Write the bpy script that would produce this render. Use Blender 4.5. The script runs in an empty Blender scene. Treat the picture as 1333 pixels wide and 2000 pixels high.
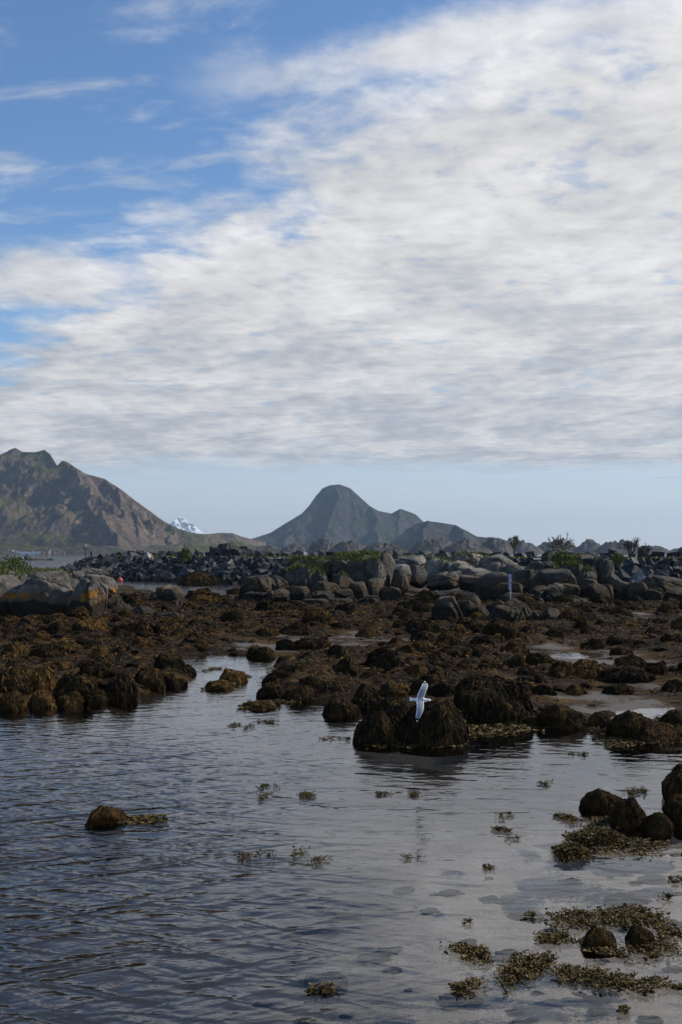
import bpy, math, random
import numpy as np

R = math.radians
SC = bpy.context.scene
COL = SC.collection
rng = np.random.default_rng(11)
random.seed(11)

# ------------------------------------------------------------------ camera
CAM_H, F = 4.5, 2222.0            # eye height (m), focal length in photo pixels (40 mm on 36 mm)
HOR = 1078.0                      # photo row of the sea horizon
cam_d = bpy.data.cameras.new('camera'); cam = bpy.data.objects.new('camera', cam_d); COL.objects.link(cam)
cam.location = (0, 0, CAM_H); cam.rotation_euler = (R(90), 0, 0)
cam_d.sensor_fit = 'AUTO'; cam_d.sensor_width = 36; cam_d.lens = 40; cam_d.shift_y = (HOR-1000)/2000
cam_d.clip_start = 0.1; cam_d.clip_end = 80000
SC.camera = cam

# ------------------------------------------------------------------ sun, sky, exposure
SUN_EL, SUN_AZ = 38.0, 72.0       # azimuth clockwise from the view direction (+Y): from the right, a little behind the scene
sl = bpy.data.lights.new('sun', 'SUN'); so = bpy.data.objects.new('sun', sl); COL.objects.link(so)
sl.energy = 5.0; sl.angle = R(0.53); sl.color = (1.0, 0.93, 0.82)
so.rotation_euler = (R(90-SUN_EL), 0, R(180-SUN_AZ))
so.location = (60, 0, 60)
vs = SC.view_settings; vs.view_transform = 'Standard'; vs.look = 'None'; vs.gamma = 1; vs.use_curve_mapping = False
vs.exposure = 0.0
SC.render.engine = 'CYCLES'
SC.cycles.max_bounces = 6; SC.cycles.diffuse_bounces = 2; SC.cycles.glossy_bounces = 3
SC.cycles.transparent_max_bounces = 12; SC.cycles.volume_bounces = 0
SC.cycles.use_denoising = True

class N:
    """small wrapper to write node trees as expressions"""
    def __init__(s, tree): s.t = tree; s.n = tree.nodes; s.l = tree.links
    def new(s, typ, **kw):
        nd = s.n.new(typ)
        for k, v in kw.items(): setattr(nd, k, v)
        return nd
    def put(s, sock, v):
        if isinstance(v, bpy.types.NodeSocket): s.l.new(v, sock)
        elif v is not None: sock.default_value = v
    def m(s, op, a, b=None, c=None, clamp=False):
        nd = s.new('ShaderNodeMath', operation=op, use_clamp=clamp)
        s.put(nd.inputs[0], a)
        if b is not None: s.put(nd.inputs[1], b)
        if c is not None: s.put(nd.inputs[2], c)
        return nd.outputs[0]
    def vm(s, op, a, b=None):
        nd = s.new('ShaderNodeVectorMath', operation=op)
        s.put(nd.inputs[0], a)
        if b is not None: s.put(nd.inputs[1], b)
        return nd.outputs[0]
    def xyz(s, v):
        nd = s.new('ShaderNodeSeparateXYZ'); s.put(nd.inputs[0], v); return nd.outputs
    def cxyz(s, x, y, z):
        nd = s.new('ShaderNodeCombineXYZ'); s.put(nd.inputs[0], x); s.put(nd.inputs[1], y); s.put(nd.inputs[2], z); return nd.outputs[0]
    def ss(s, v, a, b, lo=0.0, hi=1.0):
        nd = s.new('ShaderNodeMapRange', interpolation_type='SMOOTHSTEP')
        s.put(nd.inputs[0], v); s.put(nd.inputs[1], a); s.put(nd.inputs[2], b); s.put(nd.inputs[3], lo); s.put(nd.inputs[4], hi)
        return nd.outputs[0]
    def noise(s, vec, scale=5, detail=4, rough=.5, dist=0, dims='3D'):
        nd = s.new('ShaderNodeTexNoise', noise_dimensions=dims)
        s.put(nd.inputs['Vector'], vec); s.put(nd.inputs['Scale'], scale); s.put(nd.inputs['Detail'], detail)
        s.put(nd.inputs['Roughness'], rough); s.put(nd.inputs['Distortion'], dist)
        return nd.outputs[0]
    def vor(s, vec, scale=5, feature='F1', out=0):
        nd = s.new('ShaderNodeTexVoronoi', feature=feature); s.put(nd.inputs['Vector'], vec); s.put(nd.inputs['Scale'], scale)
        return nd.outputs[out]
    def mixc(s, f, a, b, mode='MIX'):
        nd = s.new('ShaderNodeMix', data_type='RGBA', blend_type=mode)
        s.put(nd.inputs[0], f); s.put(nd.inputs[6], col(a)); s.put(nd.inputs[7], col(b)); return nd.outputs[2]
    def ramp(s, f, stops):
        nd = s.new('ShaderNodeValToRGB'); cr = nd.color_ramp
        while len(cr.elements) < len(stops): cr.elements.new(0.5)
        for e, (p, c) in zip(cr.elements, stops): e.position = p; e.color = col(c)
        s.put(nd.inputs[0], f); return nd.outputs[0]
    def scale(s, vec, x, y, z): return s.vm('MULTIPLY', vec, (x, y, z))
    def bump(s, h, strength=.5, dist=.1, normal=None):
        nd = s.new('ShaderNodeBump'); s.put(nd.inputs['Strength'], strength); s.put(nd.inputs['Distance'], dist); s.put(nd.inputs['Height'], h)
        if normal is not None: s.put(nd.inputs['Normal'], normal)
        return nd.outputs[0]
def col(c):
    if isinstance(c, bpy.types.NodeSocket) or c is None: return c
    return tuple(c) if len(c) == 4 else (*c, 1.0)

world = bpy.data.worlds.new('World'); SC.world = world; world.use_nodes = True
def build_world():
    w = N(world.node_tree); w.n.clear()
    out = w.new('ShaderNodeOutputWorld'); bg = w.new('ShaderNodeBackground'); bg.inputs[1].default_value = 0.13
    w.l.new(bg.outputs[0], out.inputs[0])
    sky = w.new('ShaderNodeTexSky', sky_type='NISHITA', sun_disc=False)
    sky.sun_elevation = R(SUN_EL); sky.sun_rotation = R(SUN_AZ); sky.altitude = 0; sky.air_density = 1.0; sky.dust_density = 0.1; sky.ozone_density = 4.0
    d = w.xyz(w.new('ShaderNodeTexCoord').outputs['Generated'])
    dz = w.m('ADD', w.m('MAXIMUM', d[2], 0.0), 0.05)                 # the layer curves down and has depth, so it never thins to a line
    u = w.m('DIVIDE', d[0], dz); v = w.m('DIVIDE', d[1], dz)         # position on the cloud layer overhead
    p = w.cxyz(u, v, 0.0)
    # broad sheet of altocumulus whose ragged edge runs from upper right to lower left
    edge = w.m('ADD', w.m('MULTIPLY', u, 1.55), v)
    n_big = w.noise(p, 1.3, 3, .5, .3)
    n_mid = w.noise(w.scale(p, 1.0, .9, 1), 3.2, 10, .60, .25)
    n_fine = w.noise(w.scale(p, 1.0, 1.0, 1), 10.0, 8, .62, .25)
    e_in = w.m('ADD', edge, w.m('ADD', w.m('MULTIPLY', w.m('SUBTRACT', n_big, .5), 1.0), w.m('ADD', w.m('MULTIPLY', w.m('SUBTRACT', n_mid, .5), 1.9), w.m('MULTIPLY', w.m('SUBTRACT', n_fine, .5), .5))))
    sheet = w.ss(e_in, 1.98, 2.85)
    far = w.ss(w.m('ADD', v, w.m('MULTIPLY', w.m('SUBTRACT', n_big, .5), 1.6)), 7.3, 8.5, 1.0, 0.0)
    holes = w.ss(w.m('ADD', w.m('MULTIPLY', n_mid, .6), w.m('MULTIPLY', n_fine, .4)), .34, .46)
    sheet = w.m('MULTIPLY', w.m('MULTIPLY', sheet, far), w.m('MULTIPLY_ADD', holes, .36, .64))
    # separate bank to the side of the sheet, and thin streaks in the blue
    bank_r = w.m('ADD', w.m('POWER', w.m('DIVIDE', w.m('ADD', u, .88), .36), 2), w.m('POWER', w.m('DIVIDE', w.m('SUBTRACT', v, 3.45), .34), 2))
    bank = w.ss(w.m('ADD', bank_r, w.m('MULTIPLY', w.m('SUBTRACT', n_mid, .5), -3.6)), 1.6, .1)
    band_c = w.m('ABSOLUTE', w.m('SUBTRACT', w.m('ADD', v, w.m('MULTIPLY', u, .33)), 2.05))
    band = w.m('MULTIPLY', w.ss(w.m('ADD', band_c, w.m('MULTIPLY', w.m('SUBTRACT', n_mid, .5), -.45)), .19, .0), w.ss(w.m('ADD', u, w.m('MULTIPLY', n_mid, .4)), -.15, .25))
    rot = w.cxyz(w.m('ADD', w.m('MULTIPLY', u, .94), w.m('MULTIPLY', v, -.30)), w.m('MULTIPLY', w.m('ADD', w.m('MULTIPLY', u, .30), w.m('MULTIPLY', v, .94)), 1.7), 3.3)
    cirrus = w.m('MULTIPLY', w.ss(w.noise(rot, 3.4, 8, .60, .35), .48, .84), .8)
    cover = w.m('MAXIMUM', w.m('MAXIMUM', sheet, w.m('MULTIPLY', bank, .95)), w.m('MAXIMUM', w.m('MULTIPLY', band, .9), cirrus), clamp=True)
    cover = w.m('MULTIPLY', cover, w.ss(d[2], .01, .075))
    # thickness gives grey bases, relief towards the sun gives white rims
    off = w.vm('ADD', p, (.05, .03, 0))
    n_off = w.noise(w.scale(off, 1.0, .9, 1), 3.2, 10, .60, .25)
    relief = w.m('MULTIPLY', w.m('SUBTRACT', n_mid, n_off), 4.6)
    grey = w.noise(w.scale(w.vm('ADD', p, (7.3, 2.1, 0)), 1, .85, 1), 1.9, 5, .52, .2)
    val = w.m('ADD', w.m('ADD', w.ss(grey, .32, .66, 6.1, 4.5), relief), w.m('MULTIPLY', w.m('SUBTRACT', n_fine, .5), 2.6))
    val = w.m('ADD', val, w.ss(v, 1.8, 6.5, .5, -.65))
    val = w.m('MINIMUM', w.m('MAXIMUM', val, 3.7), 6.9)
    tint = w.mixc(w.ss(val, 3.8, 5.6), (.93, .975, 1.05), (1.0, .99, .99))
    ccol = w.vm('MULTIPLY', tint, w.cxyz(val, val, val))
    # pale band of moist air low over the sea
    hz = w.m('POWER', w.ss(d[2], .0, .20, 1.0, 0.0), 1.6)
    skyc = w.mixc(w.m('MULTIPLY', hz, .75), w.vm('MULTIPLY', sky.outputs[0], (.80, .93, 1.03)), (5.1, 4.75, 4.9))
    fin = w.mixc(cover, skyc, ccol)
    w.l.new(fin, bg.inputs[0])
build_world()

# ------------------------------------------------------------------ helpers
def at(px, py, d):
    """world point seen at photo position px,py when it stands d metres ahead"""
    return np.array([(px-666.5)/F*d, d, CAM_H-(py-HOR)/F*d])
def gnd(px, py, z=0.0):
    return at(px, py, (CAM_H-z)*F/(py-HOR))
def px_of(x, y, z):
    return 666.5+x/y*F, HOR+(CAM_H-z)/y*F

_perm = rng.permutation(256); _perm = np.concatenate([_perm, _perm, _perm])
_grad = rng.normal(size=(256, 3)); _grad /= np.linalg.norm(_grad, axis=1)[:, None]
def perlin(p):
    p = np.asarray(p, float); i = np.floor(p).astype(int); f = p-i; i &= 255
    u = f*f*f*(f*(f*6-15)+10); r = 0
    for dx in (0, 1):
        for dy in (0, 1):
            for dz in (0, 1):
                h = _perm[_perm[_perm[i[..., 0]+dx]+i[..., 1]+dy]+i[..., 2]+dz]
                g = _grad[h]
                w = (u[..., 0] if dx else 1-u[..., 0])*(u[..., 1] if dy else 1-u[..., 1])*(u[..., 2] if dz else 1-u[..., 2])
                r = r + w*(g[..., 0]*(f[..., 0]-dx)+g[..., 1]*(f[..., 1]-dy)+g[..., 2]*(f[..., 2]-dz))
    return r*1.5
def fbm(p, oct=5, gain=.5, lac=2.03, ridged=False):
    p = np.asarray(p, float); a, s, t = 1.0, 0, 0
    for k in range(oct):
        n = perlin(p+k*17.3)
        s = s + a*((1-2*np.abs(n)) if ridged else n); t += a
        a *= gain; p = p*lac
    return s/t

def mesh(name, v, f, mat=None, smooth=True, attrs=None):
    me = bpy.data.meshes.new(name); v = np.ascontiguousarray(v, dtype=np.float32); f = np.asarray(f)
    n, k = f.shape
    me.vertices.add(len(v)); me.vertices.foreach_set('co', v.ravel())
    me.loops.add(n*k); me.loops.foreach_set('vertex_index', f.astype(np.int32).ravel())
    me.polygons.add(n); me.polygons.foreach_set('loop_start', np.arange(0, n*k, k, dtype=np.int32))
    me.polygons.foreach_set('loop_total', np.full(n, k, dtype=np.int32))
    me.polygons.foreach_set('use_smooth', np.full(n, smooth, dtype=bool))
    for an, av in (attrs or {}).items():
        a = me.attributes.new(an, 'FLOAT', 'POINT'); a.data.foreach_set('value', np.asarray(av, np.float32))
    me.update(calc_edges=True); me.validate()
    if mat: me.materials.append(mat)
    return me
def link(name, me, parent=None, loc=None, rot=None, scl=None):
    o = bpy.data.objects.new(name, me); COL.objects.link(o)
    if parent: o.parent = parent
    if loc is not None: o.location = loc
    if rot is not None: o.rotation_euler = rot
    if scl is not None: o.scale = scl
    return o
def tag(o, label=None, cat=None, group=None, kind=None):
    for k, v in (('label', label), ('category', cat), ('group', group), ('kind', kind)):
        if v: o[k] = v
    return o
def thing(name, label, cat, loc, group=None):
    return tag(link(name, None, loc=loc), label, cat, group)
def grid_faces(nu, nv):
    a = np.arange(nu*nv).reshape(nv, nu)
    return np.stack([a[:-1, :-1], a[:-1, 1:], a[1:, 1:], a[1:, :-1]], -1).reshape(-1, 4)
class MB:
    """collect boxes / tubes into one mesh of quads"""
    def __init__(s): s.v = []; s.f = []; s.n = 0
    def add(s, v, f): s.v.append(np.asarray(v, float)); s.f.append(np.asarray(f)+s.n); s.n += len(v)
    def box(s, x0, x1, y0, y1, z0, z1):
        v = [(x, y, z) for z in (z0, z1) for y in (y0, y1) for x in (x0, x1)]
        s.add(v, [(0, 2, 3, 1), (4, 5, 7, 6), (0, 1, 5, 4), (2, 6, 7, 3), (0, 4, 6, 2), (1, 3, 7, 5)])
    def tube(s, pts, rad, n=6):
        pts = np.asarray(pts, float); m = len(pts); t = np.gradient(pts, axis=0); t /= np.linalg.norm(t, axis=1)[:, None]+1e-9
        ref = np.array([0.31, 0.95, 0.1]) if abs(t[0, 2]) > .6 else np.array([0, 0, 1.0])
        a = np.cross(t, ref); a /= np.linalg.norm(a, axis=1)[:, None]; b = np.cross(t, a)
        an = np.linspace(0, 2*np.pi, n, endpoint=False); r = np.broadcast_to(rad, m)
        ring = pts[:, None]+r[:, None, None]*(np.cos(an)[None, :, None]*a[:, None]+np.sin(an)[None, :, None]*b[:, None])
        v = np.concatenate([ring.reshape(-1, 3), pts[:1], pts[-1:]]); f = []
        for i in range(m-1):
            for j in range(n):
                k = (j+1) % n; f.append((i*n+j, i*n+k, (i+1)*n+k, (i+1)*n+j))
        c0, c1 = m*n, m*n+1
        for j in range(0, n, 2):
            f.append((c0, (j+2) % n, j+1, j)); f.append((c1, (m-1)*n+j, (m-1)*n+j+1, (m-1)*n+(j+2) % n))
        s.add(v, f)
    def build(s, name, mat, smooth=False): return mesh(name, np.concatenate(s.v), np.concatenate(s.f), mat, smooth)

def ico(sub):
    t = (1+5**.5)/2
    v = [(-1, t, 0), (1, t, 0), (-1, -t, 0), (1, -t, 0), (0, -1, t), (0, 1, t), (0, -1, -t), (0, 1, -t), (t, 0, -1), (t, 0, 1), (-t, 0, -1), (-t, 0, 1)]
    f = [(0, 11, 5), (0, 5, 1), (0, 1, 7), (0, 7, 10), (0, 10, 11), (1, 5, 9), (5, 11, 4), (11, 10, 2), (10, 7, 6), (7, 1, 8), (3, 9, 4), (3, 4, 2), (3, 2, 6), (3, 6, 8), (3, 8, 9), (4, 9, 5), (2, 4, 11), (6, 2, 10), (8, 6, 7), (9, 8, 1)]
    v = [np.array(a)/np.linalg.norm(a) for a in v]
    for _ in range(sub):
        c, nf = {}, []
        def mid(a, b):
            k = (min(a, b), max(a, b))
            if k not in c: m = v[a]+v[b]; v.append(m/np.linalg.norm(m)); c[k] = len(v)-1
            return c[k]
        for a, b, d in f:
            x, y, z = mid(a, b), mid(b, d), mid(d, a); nf += [(a, x, z), (b, y, x), (d, z, y), (x, y, z)]
        f = nf
    return np.array(v), np.array(f)
ICO = {k: ico(k) for k in range(6)}

class Rock:
    """unit rock: directions -> surface points. planes shave a ball into facets, noise wears it"""
    def __init__(s, seed, planes=10, cut=(.62, .9), block=0.0, amp=.08, freq=1.6, oct=4, soft=.05, scale=(1, 1, 1), joints=0):
        g = np.random.default_rng(seed); s.seed = seed
        n = g.normal(size=(planes, 3)); s.n = n/np.linalg.norm(n, axis=1)[:, None]; s.c = g.uniform(*cut, planes)
        if block:                                   # six near-orthogonal faces: jointed granite blocks
            ax = np.array([(1, 0, 0), (-1, 0, 0), (0, 1, 0), (0, -1, 0), (0, 0, 1), (0, 0, -1)], float)+g.normal(size=(6, 3))*.13
            ax /= np.linalg.norm(ax, axis=1)[:, None]
            s.n = np.concatenate([s.n, ax]); s.c = np.concatenate([s.c+.12, g.uniform(.60, .72, 6)*block])
        jn = g.normal(size=(joints, 3)); s.jn = jn/(np.linalg.norm(jn, axis=1)[:, None]+1e-9); s.jc = g.uniform(-.45, .45, joints)
        s.amp, s.freq, s.oct, s.soft, s.scale, s.off = amp, freq, oct, soft, np.array(scale), g.uniform(0, 100, 3)
    def __call__(s, d):
        d = np.asarray(d, float); r = np.ones(d.shape[:-1])
        for n, c in zip(s.n, s.c):
            q = d@n; lim = c/np.maximum(q, 1e-3); h = np.clip(.5+.5*(lim-r)/s.soft, 0, 1) if s.soft else (lim > r)*1.0
            r = lim*(1-h)+r*h-s.soft*h*(1-h)
        r = r*(1+s.amp*fbm(d*s.freq+s.off, s.oct, .55))
        for n, c in zip(s.jn, s.jc):                # weathered joints: narrow grooves where a plane cuts the rock
            q = (d*r[..., None])@n+.10*fbm(d*2.5+s.off+3, 3)-c; r = r*(1-.16*np.exp(-(q/.045)**2)+.05*np.sign(q))
        return d*r[..., None]*s.scale

# ------------------------------------------------------------------ materials
MATS = {}
def material(name):
    m = bpy.data.materials.new(name); m.use_nodes = True; t = N(m.node_tree); t.n.clear()
    t.out = t.new('ShaderNodeOutputMaterial'); t.bsdf = t.new('ShaderNodeBsdfPrincipled'); t.l.new(t.bsdf.outputs[0], t.out.inputs[0])
    t.pos = t.new('ShaderNodeNewGeometry').outputs['Position']; t.nor = t.new('ShaderNodeNewGeometry').outputs['Normal']
    t.obj = t.new('ShaderNodeTexCoord').outputs['Object']; t.rnd = t.new('ShaderNodeObjectInfo').outputs['Random']; t.ocol = t.xyz(t.new('ShaderNodeObjectInfo').outputs['Color'])[0]
    def fin(c, rough=.8, nrm=None, spec=.3):
        t.put(t.bsdf.inputs['Base Color'], col(c)); t.put(t.bsdf.inputs['Roughness'], rough); t.put(t.bsdf.inputs['Specular IOR Level'], spec)
        if nrm is not None: t.put(t.bsdf.inputs['Normal'], nrm)
        MATS[name] = m; return m
    t.fin = fin
    t.attr = lambda a: (lambda nd: (setattr(nd, 'attribute_name', a), nd.outputs['Fac'])[1])(t.new('ShaderNodeAttribute'))
    return t
def plain(name, c, rough=.6, spec=.3, vary=.12, scale=6):
    t = material(name); n = t.noise(t.obj, scale, 5, .6)
    cc = t.mixc(t.ss(n, .3, .7), tuple(x*(1-vary) for x in c), tuple(min(1, x*(1+vary)) for x in c))
    return t.fin(cc, rough, t.bump(n, .25, .01), spec)

def m_granite(name='granite', gain=1.0):
    # tidal zones of shore granite: grey above, ochre and orange lichen, black band at high-water line
    t = material(name); z = t.xyz(t.pos)[2]
    n1 = t.noise(t.pos, .35, 5, .6); n2 = t.noise(t.pos, 2.4, 8, .68, .4); n3 = t.noise(t.pos, 14, 4, .6)
    base = t.ramp(t.m('ADD', t.m('MULTIPLY', n1, .5), t.m('MULTIPLY', n2, .5)), [(.38, (.018, .017, .015)), (.48, (.056, .051, .045)), (.57, (.11, .10, .086)), (.68, (.23, .205, .172))])
    base = t.mixc(t.m('MULTIPLY', t.rnd, .5), base, t.mixc(.6, base, (.045, .044, .045)))
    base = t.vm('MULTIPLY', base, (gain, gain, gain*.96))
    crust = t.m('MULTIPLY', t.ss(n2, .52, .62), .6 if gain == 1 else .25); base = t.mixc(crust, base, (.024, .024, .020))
    zz = t.m('ADD', z, t.m('ADD', t.m('MULTIPLY', t.m('SUBTRACT', n1, .5), 2.0), t.m('MULTIPLY', t.m('SUBTRACT', n2, .5), .6)))
    och = t.m('MULTIPLY', t.ss(zz, 2.3, 1.6), .75); base = t.mixc(och, base, t.mixc(n2, (.050, .032, .015), (.125, .085, .048)))
    blk = t.ss(zz, 1.5, 1.0); base = t.mixc(blk, base, t.mixc(n3, (.012, .011, .009), (.040, .030, .017)))
    cr = t.vor(t.vm('ADD', t.pos, t.cxyz(n2, n1, n2)), .55, 'DISTANCE_TO_EDGE'); crack = t.ss(cr, .0, .035)
    h = t.m('ADD', t.m('ADD', t.m('MULTIPLY', n2, 1.0), t.m('MULTIPLY', n3, .25)), t.m('MULTIPLY', crack, .35))
    return t.fin(base, t.ss(z, .6, 1.4, .6, .88), t.bump(h, 1.0, .30), .2)
def m_lichen_granite():
    t = material('lichen_granite'); z = t.xyz(t.pos)[2]
    n1 = t.noise(t.pos, .5, 5, .6); n2 = t.noise(t.pos, 2.2, 8, .68, .4); n3 = t.noise(t.pos, 16, 4, .6)
    base = t.ramp(t.m('ADD', t.m('MULTIPLY', n1, .45), t.m('MULTIPLY', n2, .55)), [(.38, (.034, .031, .027)), (.47, (.095, .086, .075)), (.57, (.165, .15, .13)), (.68, (.28, .255, .22))])
    zz = t.m('ADD', z, t.m('ADD', t.m('MULTIPLY', t.m('SUBTRACT', n1, .5), 1.6), t.m('MULTIPLY', t.m('SUBTRACT', n2, .5), 1.1)))
    warm = t.m('MULTIPLY', t.ss(zz, 2.2, 1.6), .7); base = t.mixc(warm, base, (.12, .075, .045))
    lich = t.m('MULTIPLY', t.m('MULTIPLY', t.ss(zz, 1.25, 1.6), t.ss(zz, 2.15, 1.75)), t.m('MULTIPLY', t.ss(t.noise(t.pos, .40, 4, .6), .50, .58), t.ss(n2, .40, .52)))
    base = t.mixc(lich, base, t.mixc(n2, (.22, .085, .006), (.42, .19, .012)))
    blk = t.ss(zz, 1.45, 1.15); base = t.mixc(blk, base, t.mixc(n3, (.012, .011, .009), (.045, .032, .017)))
    h = t.m('ADD', n2, t.m('MULTIPLY', n3, .2))
    return t.fin(base, .85, t.bump(h, 1.0, .25), .2)
def m_armour():
    t = material('armour_stone'); n2 = t.noise(t.pos, 1.7, 6, .65); n3 = t.noise(t.pos, 9, 4, .6); z = t.xyz(t.pos)[2]
    cell = t.vor(t.pos, .75, 'F1', 1)
    sep = t.xyz(cell)[0]
    f = t.m('ADD', t.m('MULTIPLY', n2, .5), t.m('MULTIPLY', t.m('ADD', t.rnd, sep), .25))
    base = t.ramp(f, [(.32, (.020, .021, .023)), (.50, (.048, .048, .049)), (.62, (.105, .103, .10)), (.76, (.30, .29, .27))])
    zz = t.m('ADD', z, t.m('MULTIPLY', n2, .9)); base = t.mixc(t.ss(zz, 1.5, .7), base, t.mixc(n3, (.012, .011, .009), (.05, .032, .016)))
    return t.fin(base, .82, t.bump(t.m('ADD', n2, t.m('MULTIPLY', n3, .3)), .6, .1), .3)
WEED_DARK, WEED_MID, WEED_GOLD = (.007, .006, .0042), (.034, .021, .008), (.17, .085, .020)
def m_weed_rock():
    t = material('weed_rock'); n = t.noise(t.scale(t.pos, 1, 1, .35), 7, 6, .65, .6); n1 = t.noise(t.pos, .9, 3, .5)
    f = t.m('ADD', t.m('ADD', t.m('MULTIPLY', n, .5), t.m('MULTIPLY', n1, .4)), t.m('MULTIPLY', t.ocol, .14))
    base = t.ramp(f, [(.40, (.005, .0045, .0035)), (.56, (.020, .013, .006)), (.72, (.07, .04, .013))])
    return t.fin(base, .75, t.bump(n, .9, .08), .06)
def m_frond():
    t = material('seaweed_frond'); tint = t.attr('tint'); n1 = t.noise(t.pos, .8, 3, .5)
    n2 = t.noise(t.pos, 3.2, 3, .55)
    f = t.m('ADD', t.m('ADD', t.m('MULTIPLY', tint, .42), t.m('MULTIPLY', n2, .40)), t.m('ADD', t.m('MULTIPLY', n1, .34), t.m('MULTIPLY', t.ocol, .24)))
    base = t.ramp(f, [(.52, WEED_DARK), (.68, (.032, .020, .0075)), (.80, (.090, .050, .015)), (.94, (.19, .10, .027))])
    return t.fin(base, .7, None, .06)
def m_wrack():
    t = material('bladder_wrack'); tint = t.attr('tint')
    return t.fin(t.ramp(tint, [(.0, (.012, .009, .004)), (.5, (.062, .042, .012)), (1., (.19, .13, .038))]), .65, None, .12)
def m_ground():
    t = material('tidal_ground'); weed = t.attr('weed'); z = t.xyz(t.pos)[2]
    n = t.noise(t.pos, 3.5, 8, .7, .6); n1 = t.noise(t.pos, .33, 4, .55); n3 = t.noise(t.pos, 22, 4, .65)
    wd = t.ramp(t.m('ADD', t.m('MULTIPLY', n, .55), t.m('MULTIPLY', n1, .45)), [(.42, WEED_DARK), (.51, (.030, .019, .0075)), (.61, (.090, .050, .016)), (.74, (.18, .095, .026))])
    sd = t.ramp(t.m('ADD', t.m('MULTIPLY', n3, .5), t.m('MULTIPLY', n, .5)), [(.36, (.022, .016, .010)), (.52, (.068, .051, .033)), (.68, (.155, .122, .082))])
    wf = t.ss(t.m('ADD', weed, t.m('ADD', t.m('MULTIPLY', t.m('SUBTRACT', n, .5), 1.5), t.m('MULTIPLY', t.m('SUBTRACT', n1, .45), 1.6))), .25, .55)
    base = t.mixc(wf, sd, wd)
    x_, y_, _z = t.xyz(t.pos)
    depth_light = t.m('MULTIPLY', t.ss(t.m('ADD', t.m('ADD', x_, t.m('MULTIPLY', y_, .03)), t.m('ADD', t.m('MULTIPLY', t.m('SUBTRACT', n1, .5), 7.0), t.m('MULTIPLY', t.m('SUBTRACT', n, .5), 2.0))), -.6, 2.6), t.ss(y_, 24, 18))  # bed painted darker to the left for light lost in deeper water
    bed = t.mixc(depth_light, t.mixc(n, (.010, .010, .009), (.032, .028, .022)), t.mixc(n, (.14, .133, .125), (.27, .257, .24))); base = t.mixc(t.ss(z, -.02, -.2), base, bed)
    rough = t.ss(wf, 0, 1, .48, .75)
    return t.fin(base, rough, t.bump(t.m('ADD', n, t.m('MULTIPLY', n3, .4)), t.ss(wf, 0, 1, .55, 1.0), .10), t.ss(wf, 0, 1, .35, .06))
def m_water():
    m = bpy.data.materials.new('sea_water'); m.use_nodes = True; t = N(m.node_tree); t.n.clear(); MATS['sea_water'] = m
    out = t.new('ShaderNodeOutputMaterial'); pos = t.new('ShaderNodeNewGeometry').outputs['Position']
    x, y, z = t.xyz(pos)
    # breeze roughens the open side of the cove; the lee by the rocks stays slick
    big = t.noise(pos, .09, 3, .5)
    br = t.ss(t.m('ADD', t.m('ADD', x, t.m('MULTIPLY', y, .05)), t.m('MULTIPLY', t.m('SUBTRACT', big, .5), 6.0)), -3.2, 2.6, 1.0, 0.0)
    lee = t.ss(y, 13, 32, 1.0, .09)
    br = t.m('MULTIPLY', br, lee)
    def rotv(a, sx, sy):
        c, s_ = math.cos(a), math.sin(a)
        return t.cxyz(t.m('MULTIPLY', t.m('ADD', t.m('MULTIPLY', x, c), t.m('MULTIPLY', y, s_)), sx), t.m('MULTIPLY', t.m('ADD', t.m('MULTIPLY', x, -s_), t.m('MULTIPLY', y, c)), sy), 0.0)
    w1 = t.noise(rotv(R(26), .42, 1.35), 1.0, 2, .5, .5)       # crests running one way
    w2 = t.noise(rotv(R(-24), .50, 1.7), 1.1, 2, .5, .4)       # and across
    w3 = t.noise(rotv(R(16), .8, 1.7), 3.6, 3, .55, .4)
    slow = t.noise(rotv(R(-8), .7, 1.6), .8, 2, .45, .9)
    def crest(w): return t.m('SUBTRACT', 1.0, t.m('ABSOLUTE', t.m('MULTIPLY', t.m('SUBTRACT', w, .5), 2.4)))
    rough_h = t.m('ADD', t.m('ADD', t.m('MULTIPLY', crest(w1), .085), t.m('MULTIPLY', crest(w2), .065)), t.m('MULTIPLY', w3, .026))
    h = t.m('ADD', t.m('MULTIPLY', rough_h, t.m('MULTIPLY_ADD', br, .93, .06)), t.m('MULTIPLY', t.ss(y, 17, 36, 1.0, .28), t.m('ADD', t.m('MULTIPLY', slow, .042), t.m('MULTIPLY', t.noise(rotv(R(10), .8, 1.6), 2.1, 2, .5, 1.2), .010))))
    far = t.ss(y, 60, 220, 1.0, 3.0)
    nb = t.bump(t.m('MULTIPLY', h, far), 1.0, 1.0)
    bf = t.new('ShaderNodeNewGeometry').outputs['Backfacing']; fr = t.new('ShaderNodeFresnel'); t.put(fr.inputs[0], t.m('MULTIPLY_ADD', bf, 1/1.333-1.333, 1.333)); t.put(fr.inputs[1], nb)
    gl = t.new('ShaderNodeBsdfGlossy'); gl.inputs['Color'].default_value = (.95, .97, 1, 1); gl.inputs['Roughness'].default_value = .03; t.put(gl.inputs['Normal'], nb)
    tr = t.new('ShaderNodeBsdfTransparent'); tr.inputs[0].default_value = (.82, .80, .77, 1)
    mx = t.new('ShaderNodeMixShader'); t.l.new(fr.outputs[0], mx.inputs[0]); t.l.new(tr.outputs[0], mx.inputs[1]); t.l.new(gl.outputs[0], mx.inputs[2])
    t.l.new(mx.outputs[0], out.inputs[0]); return m
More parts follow.
